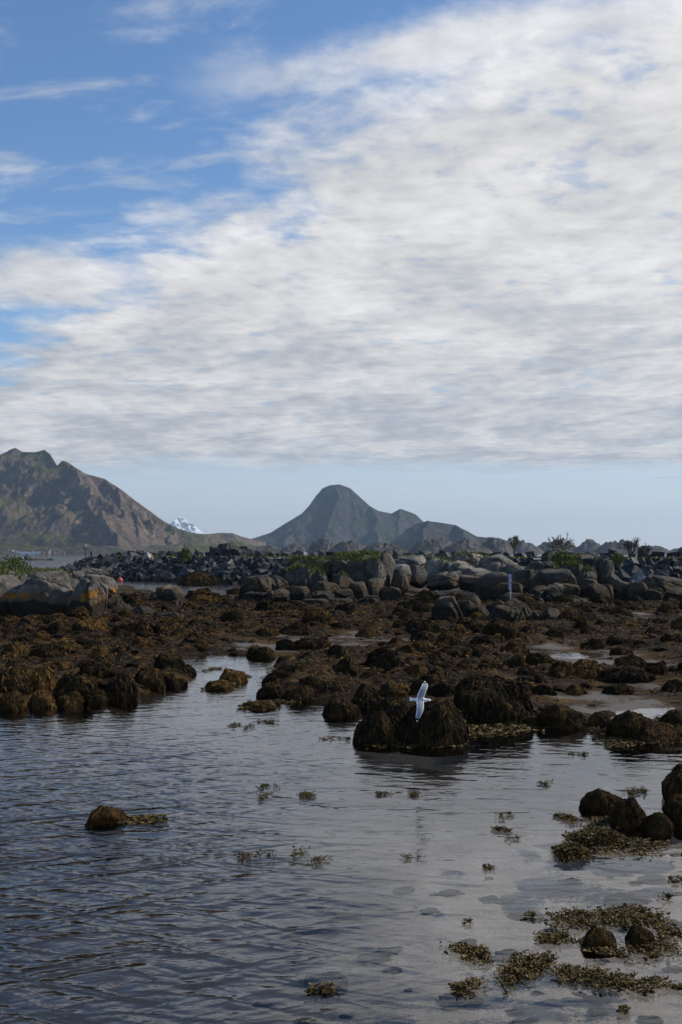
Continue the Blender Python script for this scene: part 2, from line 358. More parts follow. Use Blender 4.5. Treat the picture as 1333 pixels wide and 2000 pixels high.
def m_mountain(name, green, rock, pale, gs=.004):
    t = material(name); nz = t.xyz(t.nor)[2]
    n1 = t.noise(t.pos, gs, 6, .6); n2 = t.noise(t.scale(t.pos, 1, 1, .5), gs*5, 8, .7, .4); n3 = t.noise(t.pos, gs*22, 5, .7)
    rk = t.ramp(t.m('ADD', t.m('MULTIPLY', n2, .6), t.m('MULTIPLY', n3, .4)), [(.36, tuple(c*.55 for c in rock)), (.52, rock), (.68, pale)])
    gr = t.mixc(n2, tuple(c*.6 for c in green), tuple(c*1.35 for c in green))
    f = t.m('ADD', t.m('ADD', t.m('MULTIPLY', t.m('SUBTRACT', nz, .82), 1.6), t.m('MULTIPLY', t.m('SUBTRACT', n1, .5), 2.4)), t.m('MULTIPLY', t.m('SUBTRACT', n2, .5), 1.6))
    base = t.mixc(t.ss(f, -.2, .25), rk, gr)
    return t.fin(base, .95, t.bump(t.m('ADD', n2, t.m('MULTIPLY', n3, .5)), 1.0, 16*.004/gs), .1)
def m_snow():
    t = material('snowy_rock'); nz = t.xyz(t.nor)[2]; n = t.noise(t.pos, .004, 7, .65)
    f = t.ss(t.m('ADD', t.m('MULTIPLY', t.m('SUBTRACT', nz, .6), .8), t.m('MULTIPLY', t.m('SUBTRACT', n, .5), 2.2)), -.02, .15)
    return t.fin(t.mixc(f, (.09, .10, .12), (.75, .77, .8)), .9, t.bump(n, .8, 30), .1)
def m_grass():
    t = material('grass'); tint = t.attr('tint'); n = t.noise(t.pos, 1.2, 4, .6)
    c = t.ramp(t.m('ADD', t.m('MULTIPLY', tint, .5), t.m('MULTIPLY', n, .5)), [(.25, (.045, .060, .012)), (.5, (.10, .125, .022)), (.75, (.21, .19, .06))])
    return t.fin(c, .7, None, .2)
def m_leaf():
    t = material('leaf'); tint = t.attr('tint')
    return t.fin(t.ramp(tint, [(.0, (.035, .055, .012)), (.6, (.09, .125, .025)), (1., (.17, .19, .05))]), .6, None, .25)
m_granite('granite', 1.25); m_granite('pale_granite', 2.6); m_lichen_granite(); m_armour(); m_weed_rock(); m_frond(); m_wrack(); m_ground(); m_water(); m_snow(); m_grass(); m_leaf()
m_mountain('mountain_green', (.066, .066, .016), (.12, .088, .070), (.30, .225, .18))
m_mountain('mountain_far', (.030, .036, .018), (.048, .047, .046), (.085, .08, .075), .003)
m_mountain('islet_rock', (.035, .036, .018), (.095, .085, .080), (.20, .18, .17), .02)
def m_gull():
    t = material('gull_feathers'); nd = t.new('ShaderNodeAttribute'); nd.attribute_name = 'feather'
    return t.fin(nd.outputs['Color'], .7, t.bump(t.noise(t.scale(t.obj, 1, .2, 1), 60, 3, .6), .2, .004), .2)
m_gull()
plain('bark', (.10, .085, .072), .9, .1); plain('white_paint', (.75, .75, .74), .6); plain('roof_dark', (.07, .065, .065), .7)
plain('ochre_paint', (.35, .16, .07), .7); plain('window_glass', (.03, .035, .04), .15, .5)
plain('buoy_red', (.50, .045, .04), .45); plain('galvanised', (.50, .50, .50), .45, .4, .1, 20); plain('rope', (.25, .22, .16), .9)
plain('sign_white', (.62, .60, .70), .5, .3, .06, 8); plain('sign_purple', (.075, .05, .20), .5); plain('beacon_dark', (.05, .05, .055), .5)

# ------------------------------------------------------------------ ground, water
def poly_mask(X, Y, pts):
    pts = np.array(pts); inside = np.zeros(X.shape, bool); n = len(pts); j = n-1
    for i in range(n):
        xi, yi = pts[i]; xj, yj = pts[j]
        c = ((yi > Y) != (yj > Y)) & (X < (xj-xi)*(Y-yi)/((yj-yi)+1e-12)+xi); inside ^= c; j = i
    return inside
def world_poly(px): return [tuple(gnd(a, b)[:2]) for a, b in px]
SHORE = [(-500, 1392), (0, 1386), (60, 1381), (110, 1379), (200, 1371), (270, 1362), (310, 1348), (395, 1331), (360, 1318), (345, 1300), (365, 1284), (395, 1277),
         (440, 1278), (490, 1284), (530, 1289), (560, 1284), (600, 1279), (640, 1276), (640, 1282), (600, 1287), (545, 1297), (520, 1304), (502, 1330), (512, 1352), (560, 1364), (600, 1367), (648, 1372), (640, 1392), (700, 1393), (712, 1380), (760, 1380),
         (900, 1395), (930, 1418), (1040, 1420), (1060, 1428), (1190, 1425), (1215, 1441), (1333, 1450), (1900, 1470), (1900, 1125), (-500, 1125)]
LAGOON = [(-500, 1110), (-500, 1138), (100, 1142), (215, 1143), (262, 1147), (270, 1153), (300, 1158), (340, 1166), (425, 1171), (440, 1161), (470, 1153), (482, 1140), (475, 1110)]
POOLS = [[(812, 1163), (840, 1159), (937, 1159), (930, 1166), (830, 1168)], [(1180, 1400), (1260, 1385), (1345, 1368), (1345, 1388), (1230, 1412)],
         [(1085, 1280), (1130, 1273), (1175, 1277), (1150, 1286), (1100, 1287)], [(1225, 1202), (1345, 1199), (1345, 1212), (1260, 1213)],
         [(335, 1312), (365, 1312), (372, 1317), (340, 1320)], [(115, 1310), (135, 1308), (140, 1314), (118, 1317)]]
SANDS = [[(390, 1265), (480, 1246), (640, 1240), (800, 1237), (825, 1262), (700, 1274), (560, 1284), (430, 1276)], [(1030, 1352), (1200, 1322), (1345, 1340), (1345, 1425), (1180, 1420), (1060, 1405), (1000, 1375)],
         [(960, 1268), (1150, 1252), (1345, 1288), (1345, 1325), (1210, 1318), (1050, 1302)], [(1195, 1198), (1345, 1194), (1345, 1224), (1240, 1220)], [(640, 1374), (700, 1393), (900, 1400), (880, 1360), (700, 1362)], [(800, 1150), (960, 1150), (960, 1175), (800, 1175)]]
CELL, GX0, GY0, GX1, GY1 = .2, -95., 6., 95., 262.
gx = np.arange(GX0, GX1, CELL); gy = np.arange(GY0, GY1, CELL); GXX, GYY = np.meshgrid(gx, gy)
wob = fbm(np.stack([GXX*.35, GYY*.22, 0*GXX], -1), 4)*.02
def blur(a, r):
    for ax in (0, 1):
        for _ in range(2):
            p = np.pad(a, [(r+1, r) if k == ax else (0, 0) for k in (0, 1)], 'edge'); c = np.cumsum(p, ax)
            n = a.shape[ax]
            a = (np.take(c, np.arange(2*r+1, 2*r+1+n), ax)-np.take(c, np.arange(n), ax))/(2*r+1)
    return a
wx = GXX*(1+wob*1.0)+fbm(np.stack([GXX*.8, GYY*.5, 0*GXX+5], -1), 3)*.6; wy = GYY*(1+wob)
land = poly_mask(wx, wy, world_poly(SHORE)) & ~poly_mask(wx, wy, world_poly(LAGOON))
pool = np.zeros_like(land); sand = np.zeros_like(land)
for p in POOLS: pool |= poly_mask(wx, wy, world_poly(p))
for p in SANDS: sand |= poly_mask(wx, wy, world_poly(p))
lm = blur(land.astype(float), 3); pm = blur(pool.astype(float), 3); sm = blur(sand.astype(float), 5)
nA = fbm(np.stack([GXX*.45, GYY*.45, 0*GXX+1], -1), 5); nB = fbm(np.stack([GXX*1.6, GYY*1.6, 0*GXX+9], -1), 3, ridged=True)
nC = fbm(np.stack([GXX*1.1, GYY*.9, 0*GXX+19], -1), 4); hl = .24+.34*nA+.16*nB+.30*np.maximum(nC, -.2); hs = .035+.07*nA+.03*nB
H = (1-lm)*(-.62+.22*nA)+lm*((1-sm)*hl+sm*hs); H = H*(1-pm)+pm*-.12
H = np.where(GYY > 130, np.minimum(H, .25), H)
weed = np.clip(lm*1.2, 0, 1)*(1-np.clip(sm*(.64+1.3*nA), 0, .97))*(1-pm)
del wob, wx, wy
def samp(A, x, y):
    fx = np.clip((np.asarray(x)-GX0)/CELL, 0, len(gx)-1.001); fy = np.clip((np.asarray(y)-GY0)/CELL, 0, len(gy)-1.001)
    i, j = fx.astype(int), fy.astype(int); a, b = fx-i, fy-j
    return A[j, i]*(1-a)*(1-b)+A[j, i+1]*a*(1-b)+A[j+1, i]*(1-a)*b+A[j+1, i+1]*a*b
def build_ground():
    nu, nv = 420, 520
    yy = 6.5*(255/6.5)**np.linspace(0, 1, nv); s = np.linspace(-1, 1, nu)
    Y = np.repeat(yy[:, None], nu, 1); X = s[None]*np.minimum(.36*yy[:, None]+5, 92)
    Z = samp(H, X, Y); W = samp(weed, X, Y)
    edge = np.minimum(1, np.minimum((1-np.abs(s))[None]*25+0*Z, (np.linspace(0, 1, nv)[:, None])*25+0*Z)); edge = np.minimum(edge, (1-np.linspace(0, 1, nv)[:, None])*40)
    Z = Z*edge+(1-edge)*np.minimum(Z, -.9)
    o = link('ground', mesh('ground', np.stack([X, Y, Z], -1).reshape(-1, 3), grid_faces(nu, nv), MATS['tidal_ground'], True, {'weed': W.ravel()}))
    tag(o, kind='structure')
    t = material('deep_seabed'); t.fin((.012, .020, .026), .95, None, .05)
    tag(link('seabed', mesh('seabed', [(-9000, -1500, -4), (9000, -1500, -4), (9000, 22000, -4), (-9000, 22000, -4)], [(0, 1, 2, 3)], MATS['deep_seabed'])), kind='structure')
    tag(link('water', mesh('water', [(-9000, -1500, 0), (9000, -1500, 0), (9000, 22000, 0), (-9000, 22000, 0)], [(0, 1, 2, 3)], MATS['sea_water'])), kind='structure')
build_ground()

# ------------------------------------------------------------------ mountains and islets (terrain)
def ridge_terrain(name, mat, ridges, x0, x1, y0, y1, nu, nv, namp, nfreq, base=-4, power=.85, label=None, seed=0, gully=1.0, ncrest=1):
    """height field as the upper envelope of ridge lines given in world metres: (points, flank slope)"""
    X, Y = np.meshgrid(np.linspace(x0, x1, nu), np.linspace(y0, y1, nv))
    crests = ridges[:ncrest]; spurs = ridges[ncrest:]
    def envelope(xx, yy, rset):
        Z = np.full(X.shape, -1e9); D = np.full(X.shape, 1e9)
        for pts, slope in rset:
            for (a, b) in zip(pts[:-1], pts[1:]):
                a = np.array(a); b = np.array(b); e = b[:2]-a[:2]; L = e@e
                t = np.clip(((xx-a[0])*e[0]+(yy-a[1])*e[1])/L, 0, 1)
                d = np.hypot(xx-a[0]-t*e[0], yy-a[1]-t*e[1]); z = a[2]+(b[2]-a[2])*t
                Z = np.maximum(Z, z-slope*d**power*(60**(1-power))); D = np.minimum(D, d)
        return Z, D
    _, D0 = envelope(X, Y, crests); k = np.clip(D0/(.5/nfreq), .03, 1)*.30/nfreq*gully
    wq = np.stack([X*nfreq*.8, Y*nfreq*.8, 0*X+seed], -1); wa, wb = fbm(wq+3.3, 6, .6), fbm(wq+9.1, 6, .6)
    Z, _ = envelope(X+wa*k, Y+wb*k, crests); k = k*1.35; Zs, _ = envelope(X+wa*k, Y+wb*k, spurs); Z = np.maximum(Z, Zs)
    n = fbm(np.stack([X*nfreq, Y*nfreq, 0*X+seed], -1), 8, .58, ridged=True)-.25
    fade = np.clip(D0/(.35/nfreq), .10, 1)
    Z = Z+namp*n*fade*np.clip((Z+30)/120, .15, 1)
    PX = X/Y; cap = np.full(X.shape, .002)                          # flanks never overtop the skyline the crest draws
    for pts, _s in crests:
        q = np.array(pts); a = q[:, 0]/q[:, 1]; h_ = (q[:, 2]-CAM_H)/q[:, 1]; o_ = np.argsort(a)
        cap = np.maximum(cap, np.interp(PX, a[o_], h_[o_], left=.002, right=.002))
    lim = CAM_H+cap*Y+2.5*fbm(np.stack([X*.02, Y*.02, 0*X+seed], -1), 4); Z = np.where(Z > lim, lim-.08*(Z-lim), Z)
    Z = np.where(Z < 0, np.maximum(Z, base), Z)
    o = link(name, mesh(name, np.stack([X, Y, Z], -1).reshape(-1, 3), grid_faces(nu, nv), MATS[mat], True)); tag(o, kind='structure'); return o
def rl(d, *pp):                       # ridge line through photo points at distance d (or per-point distance)
    return [tuple(at(p[0], p[1], p[2] if len(p) > 2 else d)) for p in pp]
def build_mountains():
    D = 4000
    ridges = [
        (rl(0, (-140, 930, 4700), (-60, 905, 4650), (0, 888, 4620), (18, 879, 4620), (30, 874, 4600), (44, 882, 4600), (70, 883, 4550), (86, 878, 4500), (98, 886, 4450), (110, 906, 4300), (118, 921, 4260), (130, 950, 4220)), 1.0),
        (rl(0, (98, 940, 4200), (108, 918, 4190), (114, 908, 4170), (122, 899, 4120), (132, 902, 4100), (150, 915, 4080), (170, 926, 4060), (205, 935, 4040), (240, 958, 4020), (262, 976, 4000), (290, 996, 4000), (320, 1018, 4000), (345, 1031, 4020), (375, 1041, 4050), (400, 1044, 4100), (430, 1041, 4150), (455, 1041, 4150), (480, 1049, 4200), (520, 1058, 4300)), 1.0),
        (rl(0, (126, 900, 4110), (150, 955, 3850), (185, 985, 3650), (200, 1010, 3500), (215, 1050, 3330)), .85),          # spur towards the cove
        (rl(0, (262, 976, 4000), (262, 1010, 3800), (270, 1050, 3500)), 1.05),
        (rl(0, (205, 935, 4040), (238, 985, 3800), (240, 1050, 3450)), 1.05),
        (rl(0, (320, 1018, 4000), (330, 1045, 3800), (340, 1064, 3600)), 1.05),
        (rl(0, (86, 878, 4500), (50, 960, 4300), (0, 1020, 4050), (-30, 1055, 3900)), 1.0),
        (rl(0, (30, 874, 4600), (-10, 960, 4400), (-60, 1040, 4100)), 1.0),
        (rl(0, (-200, 1066, 3350), (0, 1068, 3280), (60, 1072, 3260), (200, 1071, 3270), (330, 1070, 3350), (480, 1068, 3500)), .25)]
    ridge_terrain('mountain', 'mountain_green', ridges, -2000, -250, 3150, 5200, 520, 360, 85, .0045, seed=3.7, power=.72, ncrest=2)
    D = 6000
    ridges = [
        (rl(D, (470, 1058), (500, 1050), (530, 1040), (560, 1021), (590, 1003), (604, 988), (618, 968), (630, 953), (645, 947), (664, 946), (685, 954), (705, 972), (722, 988), (740, 998), (765, 1003), (782, 993), (796, 998), (812, 1004), (826, 1017), (850, 1040), (880, 1062)), 1.05),
        (rl(0, (660, 947, 6000), (655, 1000, 5700), (640, 1050, 5350)), 1.0),
        (rl(0, (705, 972, 6000), (730, 1020, 5700), (735, 1060, 5400)), 1.0),
        (rl(0, (590, 1003, 6000), (575, 1040, 5700), (560, 1062, 5400)), .9),
        (rl(0, (782, 993, 6000), (780, 1035, 5750), (775, 1065, 5500)), .9)]
    ridge_terrain('mountain', 'mountain_far', ridges, -650, 750, 5000, 6900, 400, 280, 60, .0045, seed=8.1, power=.76)
    ridges = [(rl(4200, (760, 1066), (775, 1052), (795, 1033), (815, 1021), (835, 1016), (860, 1019), (890, 1024), (915, 1037), (932, 1046), (950, 1048), (975, 1049), (995, 1056), (1010, 1070)), .9),
              (rl(0, (835, 1016, 4200), (820, 1050, 4000), (810, 1068, 3850)), .8), (rl(0, (890, 1024, 4200), (905, 1055, 4000), (900, 1070, 3850)), .8)]
    ridge_terrain('hill', 'mountain_far', ridges, 100, 750, 3700, 4700, 300, 180, 26, .007, seed=5.2)
    ridges = [(rl(18000, (300, 1050), (325, 1032), (340, 1016), (350, 1008), (358, 1010), (366, 1018), (376, 1021), (388, 1034), (405, 1046), (430, 1060)), .8),
              (rl(0, (350, 1008, 18000), (345, 1050, 17100)), .8), (rl(0, (374, 1020, 18000), (380, 1055, 17250)), .8)]
    ridge_terrain('snow_mountain', 'snowy_rock', ridges, -3450, -1600, 16900, 19000, 200, 160, 150, .0017, seed=2.2, power=.95)
    # bare skerries and islets beyond the breakwater
    isl = [(600, 660, 1058, 2000), (640, 730, 1064, 1800), (700, 800, 1066, 1700), (800, 905, 1058, 2300), (860, 960, 1062, 1900), (930, 1005, 1060, 2100), (985, 1060, 1064, 2600), (1040, 1135, 1062, 2800), (1120, 1190, 1062, 2700), (1160, 1262, 1061, 2500),
           (1240, 1310, 1069, 2900), (545, 610, 1067, 2200), (480, 560, 1069, 2400), (1300, 1400, 1072, 3000), (-80, 60, 1072, 3000), (60, 130, 1073, 3000), (110, 260, 1071, 3050)]
    for k, (a, b, top, d) in enumerate(isl):
        c = (a+b)/2; hw = (b-a)/F*d/2; x = (c-666.5)/F*d; zt = at(c, top, d)[2]
        X, Y = np.meshgrid(np.linspace(x-hw*1.3, x+hw*1.3, 90), np.linspace(d-hw*1.1, d+hw*1.1, 56))
        r = np.hypot((X-x)/(hw*1.15), (Y-d)/hw); n = fbm(np.stack([X/hw*1.9+k*7, Y/hw*1.9, 0*X+k], -1), 6, .55)
        n2 = fbm(np.stack([X/hw*4+k*7, Y/hw*4, 0*X+k+40], -1), 5, .55, ridged=True)
        Z = zt*1.05*np.clip(1-r**2.2, -1, 1)*(1+.8*n+.40*(n2-.3))
        Z = np.where(Z < -2, -2, Z)
        tag(link('rocky_islet', mesh('rocky_islet', np.stack([X, Y, Z], -1).reshape(-1, 3), grid_faces(90, 56), MATS['islet_rock'])), kind='structure')
build_mountains()

# small dark skerry in the outer sound
def block(name, mat, rock, sub, c, dims, parent=None, rotz=0, tilt=0, me=None):
    v, f = ICO[sub]
    if me is None: me = mesh(name, rock(v), f, MATS[mat], True)
    o = link(name, me, parent, c, (tilt, 0, rotz), dims); return o
def build_skerry():
    e = thing('skerry', 'low dark skerry in the open water beyond the grassy granite outcrop', 'skerry', tuple(gnd(55, 1094)))
    base = np.array(e.location)
    for k, (px, w, h) in enumerate([(28, 20, 7), (42, 18, 13), (55, 22, 12), (66, 14, 7), (78, 18, 4), (98, 16, 4)]):
        d = 620+k*3; c = at(px, 1093, d); wm = w/F*d
        block('rock', 'armour_stone', Rock(700+k, 12, (.5, .85), amp=.2), 3, np.array([c[0], c[1], 0])-base, (wm*.6, wm*.55, h/F*d), e, k)
build_skerry()

# ------------------------------------------------------------------ granite outcrops
def outcrop(name, label, d, blocks, mat, seed, group=None, yoff=None, sub=4, blockiness=1.15, amp=.07):
    xs = [(b[0]+b[2])/2 for b in blocks]; base = at(sum(xs)/len(xs), 1200, d); base[2] = .1
    e = thing(name, label, 'rock outcrop', tuple(base), group)
    for k, b in enumerate(blocks):
        x0, y0, x1, y1 = b[:4]; dd = d+(b[4] if len(b) > 4 else 0); tl = b[5] if len(b) > 5 else 0
        a = at(x0, y0, dd); c = at(x1, y1, dd); w = (c[0]-a[0]); h = a[2]-c[2]; dep = max(w*.75, h*.8, 1.0)
        h2 = h*1.3+.25; cz = a[2]-h2*.5
        g = np.random.default_rng(seed*100+k)
        rk = Rock(seed*100+k, 12, (.58, .95), blockiness, amp*1.7, 1.5, 6, .02, joints=3 if w > 1.6 else 1)
        v = rk(ICO[sub][0]); lo, hi = v.min(0), v.max(0); v = (v-(lo+hi)/2)/((hi-lo)/2)
        o = link('boulder', mesh('boulder', v, ICO[sub][1], MATS[mat], True), e, np.array([(a[0]+c[0])/2, dd+dep*.25, cz])-base, (g.normal()*.10, tl+g.normal()*.09, g.normal()*.3), (w*.57, dep*.6, h2*.54))
    return e
OUT = {}
OUT['left'] = outcrop('granite_outcrop', 'smooth grey granite outcrop with orange lichen below the green bushes', 74, [
    (-90, 1128, 48, 1212, 1), (26, 1120, 144, 1212, 0, .05), (70, 1116, 142, 1178, 4, .16), (-40, 1122, 50, 1170, 6), (136, 1129, 200, 1210, -1, .12), (146, 1124, 218, 1166, 6, .07), (152, 1112, 206, 1140, 10, .06), (118, 1117, 164, 1150, 8),
    (-30, 1118, 70, 1150, 10), (50, 1115, 130, 1145, 10)], 'lichen_granite', 1, amp=.09, blockiness=1.22, sub=5)
OUT['mid'] = outcrop('granite_outcrop', 'blocky jointed granite outcrop with a grassy cap beside the lagoon', 96, [
    (470, 1126, 527, 1158, 0), (518, 1127, 562, 1158, 1), (556, 1106, 616, 1160, 2, .12), (596, 1118, 640, 1156, 2), (610, 1136, 662, 1162, -1), (648, 1122, 688, 1156, 0), (655, 1094, 684, 1130, 4), (678, 1093, 720, 1138, 3), (714, 1095, 748, 1140, 3), (740, 1084, 768, 1156, 5), (716, 1130, 752, 1166, 1), (680, 1137, 716, 1178, -1),
    (645, 1150, 692, 1172, -2), (650, 1082, 745, 1106, 7, .03), (560, 1092, 665, 1128, 7, .05), (540, 1110, 580, 1140, 4), (764, 1112, 796, 1150, 4), (560, 1146, 602, 1168, -2), (604, 1156, 650, 1176, -3), (520, 1152, 566, 1172, -3), (742, 1148, 782, 1182, -1), (700, 1165, 745, 1192, -4), (640, 1168, 690, 1190, -4), (480, 1155, 530, 1172, -2), (590, 1170, 640, 1188, -5)], 'granite', 2)
OUT['right'] = outcrop('granite_outcrop', 'tall cracked granite outcrop with a yellow-green bush on top, behind the signpost', 96, [
    (935, 1120, 1018, 1176, 0), (1006, 1113, 1066, 1156, 2), (1056, 1112, 1122, 1150, 1, .15), (1032, 1098, 1090, 1126, 5), (1095, 1099, 1143, 1144, 3), (1128, 1108, 1164, 1140, 3), (1128, 1132, 1168, 1156, 1), (1150, 1142, 1197, 1184, -1), (1158, 1090, 1200, 1155, 5, .08), (1108, 1083, 1166, 1108, 7), (1066, 1140, 1110, 1168, -1),
    (1102, 1142, 1132, 1170, -1), (1036, 1146, 1078, 1172, -1), (1072, 1162, 1154, 1186, -3), (1188, 1122, 1216, 1166, 4), (1208, 1138, 1234, 1170, 1), (1232, 1136, 1268, 1176, 0), (1258, 1124, 1334, 1156, 3, .12), (1262, 1150, 1300, 1176, -1), (1300, 1150, 1350, 1178, -1), (985, 1160, 1060, 1186, -3), (1064, 1094, 1120, 1118, 8)], 'granite', 3)
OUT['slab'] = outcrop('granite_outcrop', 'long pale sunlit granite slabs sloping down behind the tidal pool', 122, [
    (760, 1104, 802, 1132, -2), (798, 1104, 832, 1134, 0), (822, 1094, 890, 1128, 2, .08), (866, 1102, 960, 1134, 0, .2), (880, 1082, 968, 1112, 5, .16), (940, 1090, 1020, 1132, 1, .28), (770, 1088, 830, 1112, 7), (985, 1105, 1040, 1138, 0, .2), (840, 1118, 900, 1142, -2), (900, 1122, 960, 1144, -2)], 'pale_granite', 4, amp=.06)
OUT['mound'] = outcrop('boulder_group', 'ochre stained rounded boulders carrying the signpost on the tidal flat', 69, [
    (848, 1167, 908, 1216, 0), (886, 1163, 958, 1212, 1, .1), (952, 1173, 990, 1206, 2), (980, 1172, 1042, 1218, 0, .1), (950, 1184, 1012, 1224, -1), (1052, 1188, 1098, 1226, 0), (1030, 1196, 1060, 1226, 0)], 'granite', 6, amp=.08, blockiness=0)
OUT['low'] = outcrop('boulder_group', 'low smooth grey slabs in brown seaweed in front of the lagoon', 78, [
    (306, 1144, 356, 1176, 18), (333, 1171, 368, 1196, 6), (214, 1176, 256, 1202, 2), (238, 1184, 296, 1212, -2), (298, 1197, 360, 1218, -6), (196, 1164, 240, 1190, 6)], 'granite', 7, amp=.08, blockiness=0)

# ------------------------------------------------------------------ breakwater
BW = np.array([(-50, 222), (-36, 196), (-14, 172), (12, 154), (40, 141), (80, 128), (110, 120)], float)   # foot-to-crest line, tip first
def bw_at(s):
    seg = np.linalg.norm(np.diff(BW, axis=0), axis=1); c = np.concatenate([[0], np.cumsum(seg)]); s = np.asarray(s)*c[-1]
    return np.stack([np.interp(s, c, BW[:, 0]), np.interp(s, c, BW[:, 1])], -1), c[-1]
def build_breakwater():
    e = thing('breakwater', 'long rubble breakwater of dark grey boulders with a grassy crest', 'breakwater', (float(BW[3][0]), float(BW[3][1]), 0)); base = np.array(e.location)
    S = np.linspace(0, 1, 160); P, L = bw_at(S); T = np.gradient(P, axis=0); T /= np.linalg.norm(T, axis=1)[:, None]; Nn = np.stack([T[:, 1], -T[:, 0]], -1)   # towards the camera
    Nn *= np.sign((-P*Nn).sum(1))[:, None]
    tipz = np.clip(S/.10, 0, 1)**.6                                # slopes down to the water at the tip
    prof = [(-7.5, -1.0), (-2.2, 3.2), (-1.6, 3.5), (1.6, 3.55), (2.4, 3.1), (8.5, -1.0)]
    rows = []
    for off, z in prof:
        rows.append(np.column_stack([P+Nn*off, np.where(z > 0, z*(.25+.75*tipz), z)]))
    V = np.stack(rows, 1).reshape(-1, 3)
    link('core', mesh('core', V-base, grid_faces(len(prof), len(S)), MATS['armour_stone'], False), e)
    gz = (3.72*(.25+.75*tipz))
    w0 = np.column_stack([P+Nn*-1.5, gz]); w1 = np.column_stack([P+Nn*1.7, gz]); n = len(S)
    V = np.concatenate([w0, w1])[:, :]; idx = [(i, i+1, n+i+1, n+i) for i in range(12, n-1)]
    link('track', mesh('track', V-base, idx, MATS['grass'], True, {'tint': np.full(2*n, .6)}), e)
    protos = []
    for k in range(14):
        gq = np.random.default_rng(900+k); v = np.array([(x, y, z) for z in (-1, 1) for y in (-1, 1) for x in (-1, 1)], float)*.62+gq.normal(size=(8, 3))*.22; protos.append(v)   # quarried blocks
    QF = np.array([(0, 2, 3), (0, 3, 1), (4, 5, 7), (4, 7, 6), (0, 1, 5), (0, 5, 4), (2, 6, 7), (2, 7, 3), (0, 4, 6), (0, 6, 2), (1, 3, 7), (1, 7, 5)])
    pm_ = [mesh('armour_stone', v, QF, MATS['armour_stone'], False) for v in protos]
    g = np.random.default_rng(5); rocks = []
    def put(s, off, z, size, crest=False):
        p, _ = bw_at(s); i = min(int(s*159), 158); nn = Nn[i]; q = p+nn*off
        dims = size*g.uniform(.75, 1.2, 3)*np.array([1.1, 1, .85]); rot = (g.uniform(-.9, .9), g.uniform(-.9, .9), g.uniform(0, 6.28)) if not crest else (g.normal()*.08, g.normal()*.08, math.atan2(T[i][1], T[i][0])+g.normal()*.2)
        rocks.append((np.array([q[0], q[1], z]), dims, rot, crest))
    n = 3900
    for k in range(n):
        s = g.uniform(0, 1)**1.0; u = g.uniform(0, 1)
        tz = .25+.75*min(1, s/.10)**.6
        off = 2.3+u*6.0; z = (3.45*(1-u)**.95)*tz-.15
        put(s, off+g.normal()*.2, z+g.normal()*.15, g.uniform(.38, .85)*(1.0 if g.uniform() < .85 else 1.35))
    s = .06
    while s < 1:                                                    # row of big blocks along the seaward edge
        sz = g.uniform(.62, 1.0); gap = g.uniform(.9, 1.15)
        tz = .25+.75*min(1, s/.10)**.6
        put(s, -1.7+g.normal()*.2, 3.8*tz+sz*.30, sz, True); s += sz*1.75*gap/L*1.15
    for k in range(16):                                              # heap of boulders on the crest
        px = g.uniform(402, 482); d = 178+g.uniform(-3, 3); c = at(px, 1079-g.uniform(0, 1)*10*(1-abs(px-440)/45), d)
        rocks.append((c, g.uniform(.6, 1.1, 3), (g.uniform(-.4, .4), g.uniform(-.4, .4), g.uniform(0, 6)), False))
    sizes = []
    for c, dm, r, cr in rocks:
        x, y = px_of(*c); vis = -20 < x < 1353
        hid = (470 < x < 770 and c[2] < 3.6) or (930 < x < 1200 and c[2] < 3.6) or (x < 230 and y > 1122)
        sizes.append((dm.mean()/c[1] if vis and not hid else 0)*(1.4 if cr else 1))
    order = np.argsort(-np.array(sizes)); own = set(order[:290].tolist())
    sv, sf, off = [], [], 0
    from mathutils import Euler
    for k, (c, dm, r, cr) in enumerate(rocks):
        j = k % 14
        if k in own: link('crest_block' if cr else 'armour_stone', pm_[j], e, c-base, r, dm)
        else:
            M = np.array(Euler(r).to_matrix()); v = (protos[j]*dm)@M.T+c-base; sv.append(v); sf.append(QF+off); off += len(v)
    tag(link('rubble', mesh('rubble', np.concatenate(sv), np.concatenate(sf), MATS['armour_stone'], False), e), kind='stuff')
    return e
build_breakwater()

